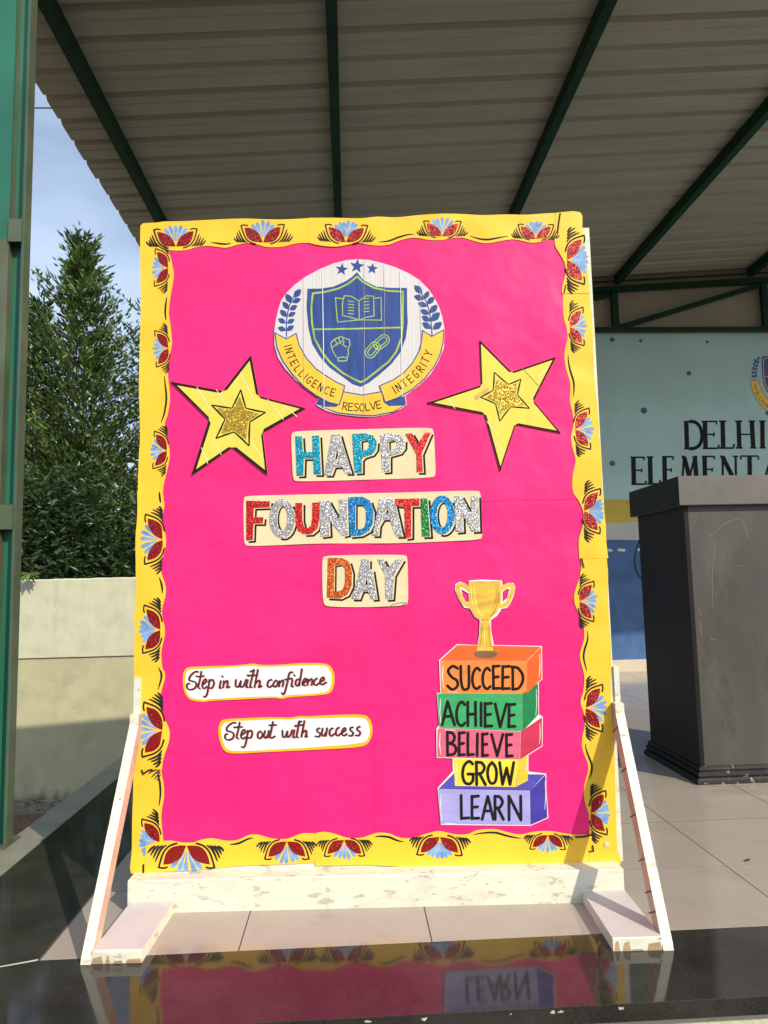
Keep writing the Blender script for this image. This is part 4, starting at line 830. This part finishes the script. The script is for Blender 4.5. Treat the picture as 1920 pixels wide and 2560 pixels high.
# ================================================================== trees behind the boundary wall
M_leaf = bpy.data.materials.new('lanceolate_leaf'); M_leaf.use_nodes = True
t = M_leaf.node_tree; pb = t.nodes['Principled BSDF']; n1 = t.nodes.new
oi = n1('ShaderNodeTexCoord'); wn = n1('ShaderNodeTexNoise'); wn.inputs['Scale'].default_value = 5; wn.inputs['Detail'].default_value = 2
cr_ = n1('ShaderNodeValToRGB'); cr_.color_ramp.elements[0].color = (.014, .038, .007, 1); cr_.color_ramp.elements[1].color = (.13, .215, .04, 1); cr_.color_ramp.elements[0].position = .35; cr_.color_ramp.elements[1].position = .7
t.links.new(oi.outputs['Object'], wn.inputs['Vector']); t.links.new(wn.outputs[0], cr_.inputs[0]); t.links.new(cr_.outputs[0], pb.inputs['Base Color'])
pb.inputs['Roughness'].default_value = .42
tr = n1('ShaderNodeBsdfTranslucent'); tr.inputs['Color'].default_value = (.10, .20, .02, 1); ms = n1('ShaderNodeMixShader'); ms.inputs[0].default_value = .14
mo = t.nodes['Material Output']; t.links.new(pb.outputs[0], ms.inputs[1]); t.links.new(tr.outputs[0], ms.inputs[2]); t.links.new(ms.outputs[0], mo.inputs[0])
M_bark = mat('reddish_bark', (.10, .055, .035), .8, var=.3, scale=20)
def leaf(V, Fc, p, d, ln, wd, rnd):
    d = d.normalized(); s_ = d.cross(Vector((rnd.uniform(-1, 1), rnd.uniform(-1, 1), rnd.uniform(.2, 1))))
    if s_.length < .05: s_ = d.orthogonal()
    s_.normalize(); u = s_.cross(d); n_ = len(V); c = p+d*ln*.45-u*wd*.18; tip = p+d*ln-u*ln*.06
    V += [tuple(p), tuple(p+d*ln*.42+s_*wd*.5), tuple(tip), tuple(p+d*ln*.42-s_*wd*.5), tuple(c)]
    Fc += [(n_, n_+1, n_+4), (n_+1, n_+2, n_+4), (n_+4, n_+2, n_+3), (n_, n_+4, n_+3)]
def tree(name, x, y, ht, rad, ntw, seed, label, ll=.175, zb=-.64, low=.12, stemlean=0, group=None):
    rnd = random.Random(seed); root = empty(name, (x, y, zb)); tag(root, label, 'tree', group)
    tk = MB(); H_ = ht-zb
    main = [(stemlean*s+math.sin(s*7+seed)*.03, math.cos(s*5+seed)*.03, H_*s*.97) for s in [i/9 for i in range(10)]]
    tk.tube(main, .045, M_bark, 7, .004)
    V, Fc = [], []
    for i in range(ntw):
        s = low + (1-low)*(rnd.random()**1.15); a = rnd.uniform(0, 2*math.pi); k = s*9; i0 = min(8, int(k)); P0 = Vector(main[i0]).lerp(Vector(main[i0+1]), k-i0)
        prof = min(1, (1-s)/.66)**.85*(.78+.28*math.sin(s*23+seed+3*a)) ; R = rad*max(.10, prof)*rnd.uniform(.35, 1.22)
        L_ = R; up = rnd.uniform(.35, .9)
        pts = []; 
        for q in range(4):
            f = q/3; pts.append(P0+Vector((math.cos(a)*L_*f, math.sin(a)*L_*f, up*L_*(f**1.4)*.9+.05*f)))
        if min(p.y for p in pts)+y < YBW+.5: continue
        tk.tube([tuple(p) for p in pts], .006, M_bark, 3, .0015)
        nl = int(9+21*min(1, L_/rad))
        for j in range(nl):
            f = .28+.74*(j/nl); q = min(2, int(f*3)); pp = pts[q].lerp(pts[min(3, q+1)], min(1, f*3-q)); dt = (pts[3]-pts[0]).normalized()
            b_ = a+rnd.uniform(-1.5, 1.5); d = dt*.7+Vector((math.cos(b_)*.6, math.sin(b_)*.6, rnd.uniform(.1, 1.2)))
            if rnd.random() < .3: d = Vector((rnd.uniform(-1, 1), rnd.uniform(-1, 1), rnd.uniform(.1, 1.1)))
            leaf(V, Fc, pp+Vector((rnd.uniform(-.06, .06), rnd.uniform(-.06, .06), rnd.uniform(-.05, .05))), d, ll*rnd.uniform(.6, 1.3), ll*.31, rnd)
    tk.build('trunk', root)
    me = bpy.data.meshes.new('crown'); me.from_pydata(V, [], Fc); me.materials.append(M_leaf); me.update()
    o = link('crown', me, root); o['kind'] = 'stuff'
    return root
def at9(px, py, Y): p = hit(px, py, (0, Y, 0), (0, 1, 0)); return p.x, p.z
x_, z_ = at9(206, 585, 15.2); tree('conical_tree', x_+.05, 15.2, z_+.1, 3.3, 1450, 3, 'tall narrow leafy tree with pointed top rising beside the green column', zb=GZ)
x_, z_ = at9(450, 580, 15.8); tree('conical_tree', x_, 15.8, z_, 3.0, 1000, 11, 'leafy tree half hidden behind the left edge of the board', zb=GZ)
x_, z_ = at9(95, 740, 15.5); tree('conical_tree', x_, 15.5, z_, 2.4, 800, 19, 'lower leafy tree showing right beside the green column', zb=GZ)
x_, z_ = at9(-90, 700, 15.4); tree('conical_tree', x_, 15.4, z_, 1.8, 380, 23, 'leafy tree hidden mostly behind the green column', zb=GZ)
M_leaf3 = M_leaf.copy(); M_leaf3.name = 'shaded_leaf'; M_leaf3.node_tree.nodes['Color Ramp'].color_ramp.elements[0].color = (.007, .020, .005, 1); M_leaf3.node_tree.nodes['Color Ramp'].color_ramp.elements[1].color = (.04, .08, .016, 1)  # leaf colour darkened to paint in the shade of the low foliage
# undergrowth behind the wall
rnd = random.Random(5); V, Fc = [], []
for i in range(30000):
    x = rnd.uniform(-9.5, -.2); y = rnd.uniform(12.5, 13.9); z = rnd.uniform(-.2, 3.5)
    if z > 2.6+.5*math.sin(x*2.1)+.3*math.sin(x*5): continue
    leaf(V, Fc, Vector((x, y, z)), Vector((rnd.uniform(-1, 1), rnd.uniform(-1, .6), rnd.uniform(-.6, .7))), rnd.uniform(.14, .24), .06, rnd)
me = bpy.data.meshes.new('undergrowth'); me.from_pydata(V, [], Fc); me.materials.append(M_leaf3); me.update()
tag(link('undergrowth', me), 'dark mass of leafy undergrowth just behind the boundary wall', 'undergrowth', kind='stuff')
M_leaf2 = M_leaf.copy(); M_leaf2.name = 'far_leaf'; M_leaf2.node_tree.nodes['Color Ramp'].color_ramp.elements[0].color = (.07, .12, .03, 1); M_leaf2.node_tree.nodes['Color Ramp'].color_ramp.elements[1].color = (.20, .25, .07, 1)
V, Fc = [], []
for i in range(15000):
    x = rnd.uniform(-24, 0); y = rnd.uniform(20, 24); h_ = 5.2+.5*math.sin(x*1.3)+.3*math.sin(x*3.7+1); z = GZ+(h_-GZ)*rnd.random()**.7
    leaf(V, Fc, Vector((x, y, z)), Vector((rnd.uniform(-1, 1), rnd.uniform(-1, 1), rnd.uniform(-.2, 1))), rnd.uniform(.2, .36), .12, rnd)
me = bpy.data.meshes.new('far_bushes'); me.from_pydata(V, [], Fc); me.materials.append(M_leaf2); me.update()
tag(link('far_bushes', me), 'paler bushes in the distance seen through the trees', 'bushes', kind='stuff')
# sprig hanging over the wall top
rnd = random.Random(9); V, Fc = [], []; sp = hit(84, 1436, (0, YBW-.01, 0), (0, 1, 0))
for i in range(13):
    a = -1.9+i*.32; leaf(V, Fc, Vector((0, 0, 0)), Vector((math.sin(a), -.25+rnd.uniform(-.2, .1), -abs(math.cos(a))*.75+.12)), rnd.uniform(.18, .26), .075, rnd)
me = bpy.data.meshes.new('leaves'); me.from_pydata(V, [], Fc); me.materials.append(M_leaf); me.update()
sr = empty('hanging_sprig', (sp.x, YBW-.14, sp.z+.02)); tag(sr, 'small leafy sprig drooping over the top of the boundary wall', 'sprig'); link('leaves', me, sr)
b = MB(); b.tube([(0, 0, 0), (.02, .10, .10), (.05, .4, .08), (.05, .6, -.2)], .004, M_bark, 5); b.build('stem', sr)
# overhead wires
M_wire = mat('wire', (.12, .09, .09), .6)
for py, lab in ((270, 'lower of two thin overhead wires crossing the sky by the roof edge'), (188, 'upper of two thin overhead wires crossing the sky by the roof edge')):
    c = hit(110, py, (0, 18, 0), (0, 1, 0)); b = MB(); b.tube([(-24+i*2.2, 0, .0022*((i*2.2-16)**2)-.0) for i in range(18)], .02, M_wire, 6); o = b.build('overhead_wire', None, (0, 18, c.z-.0)); tag(o, lab, 'wire')
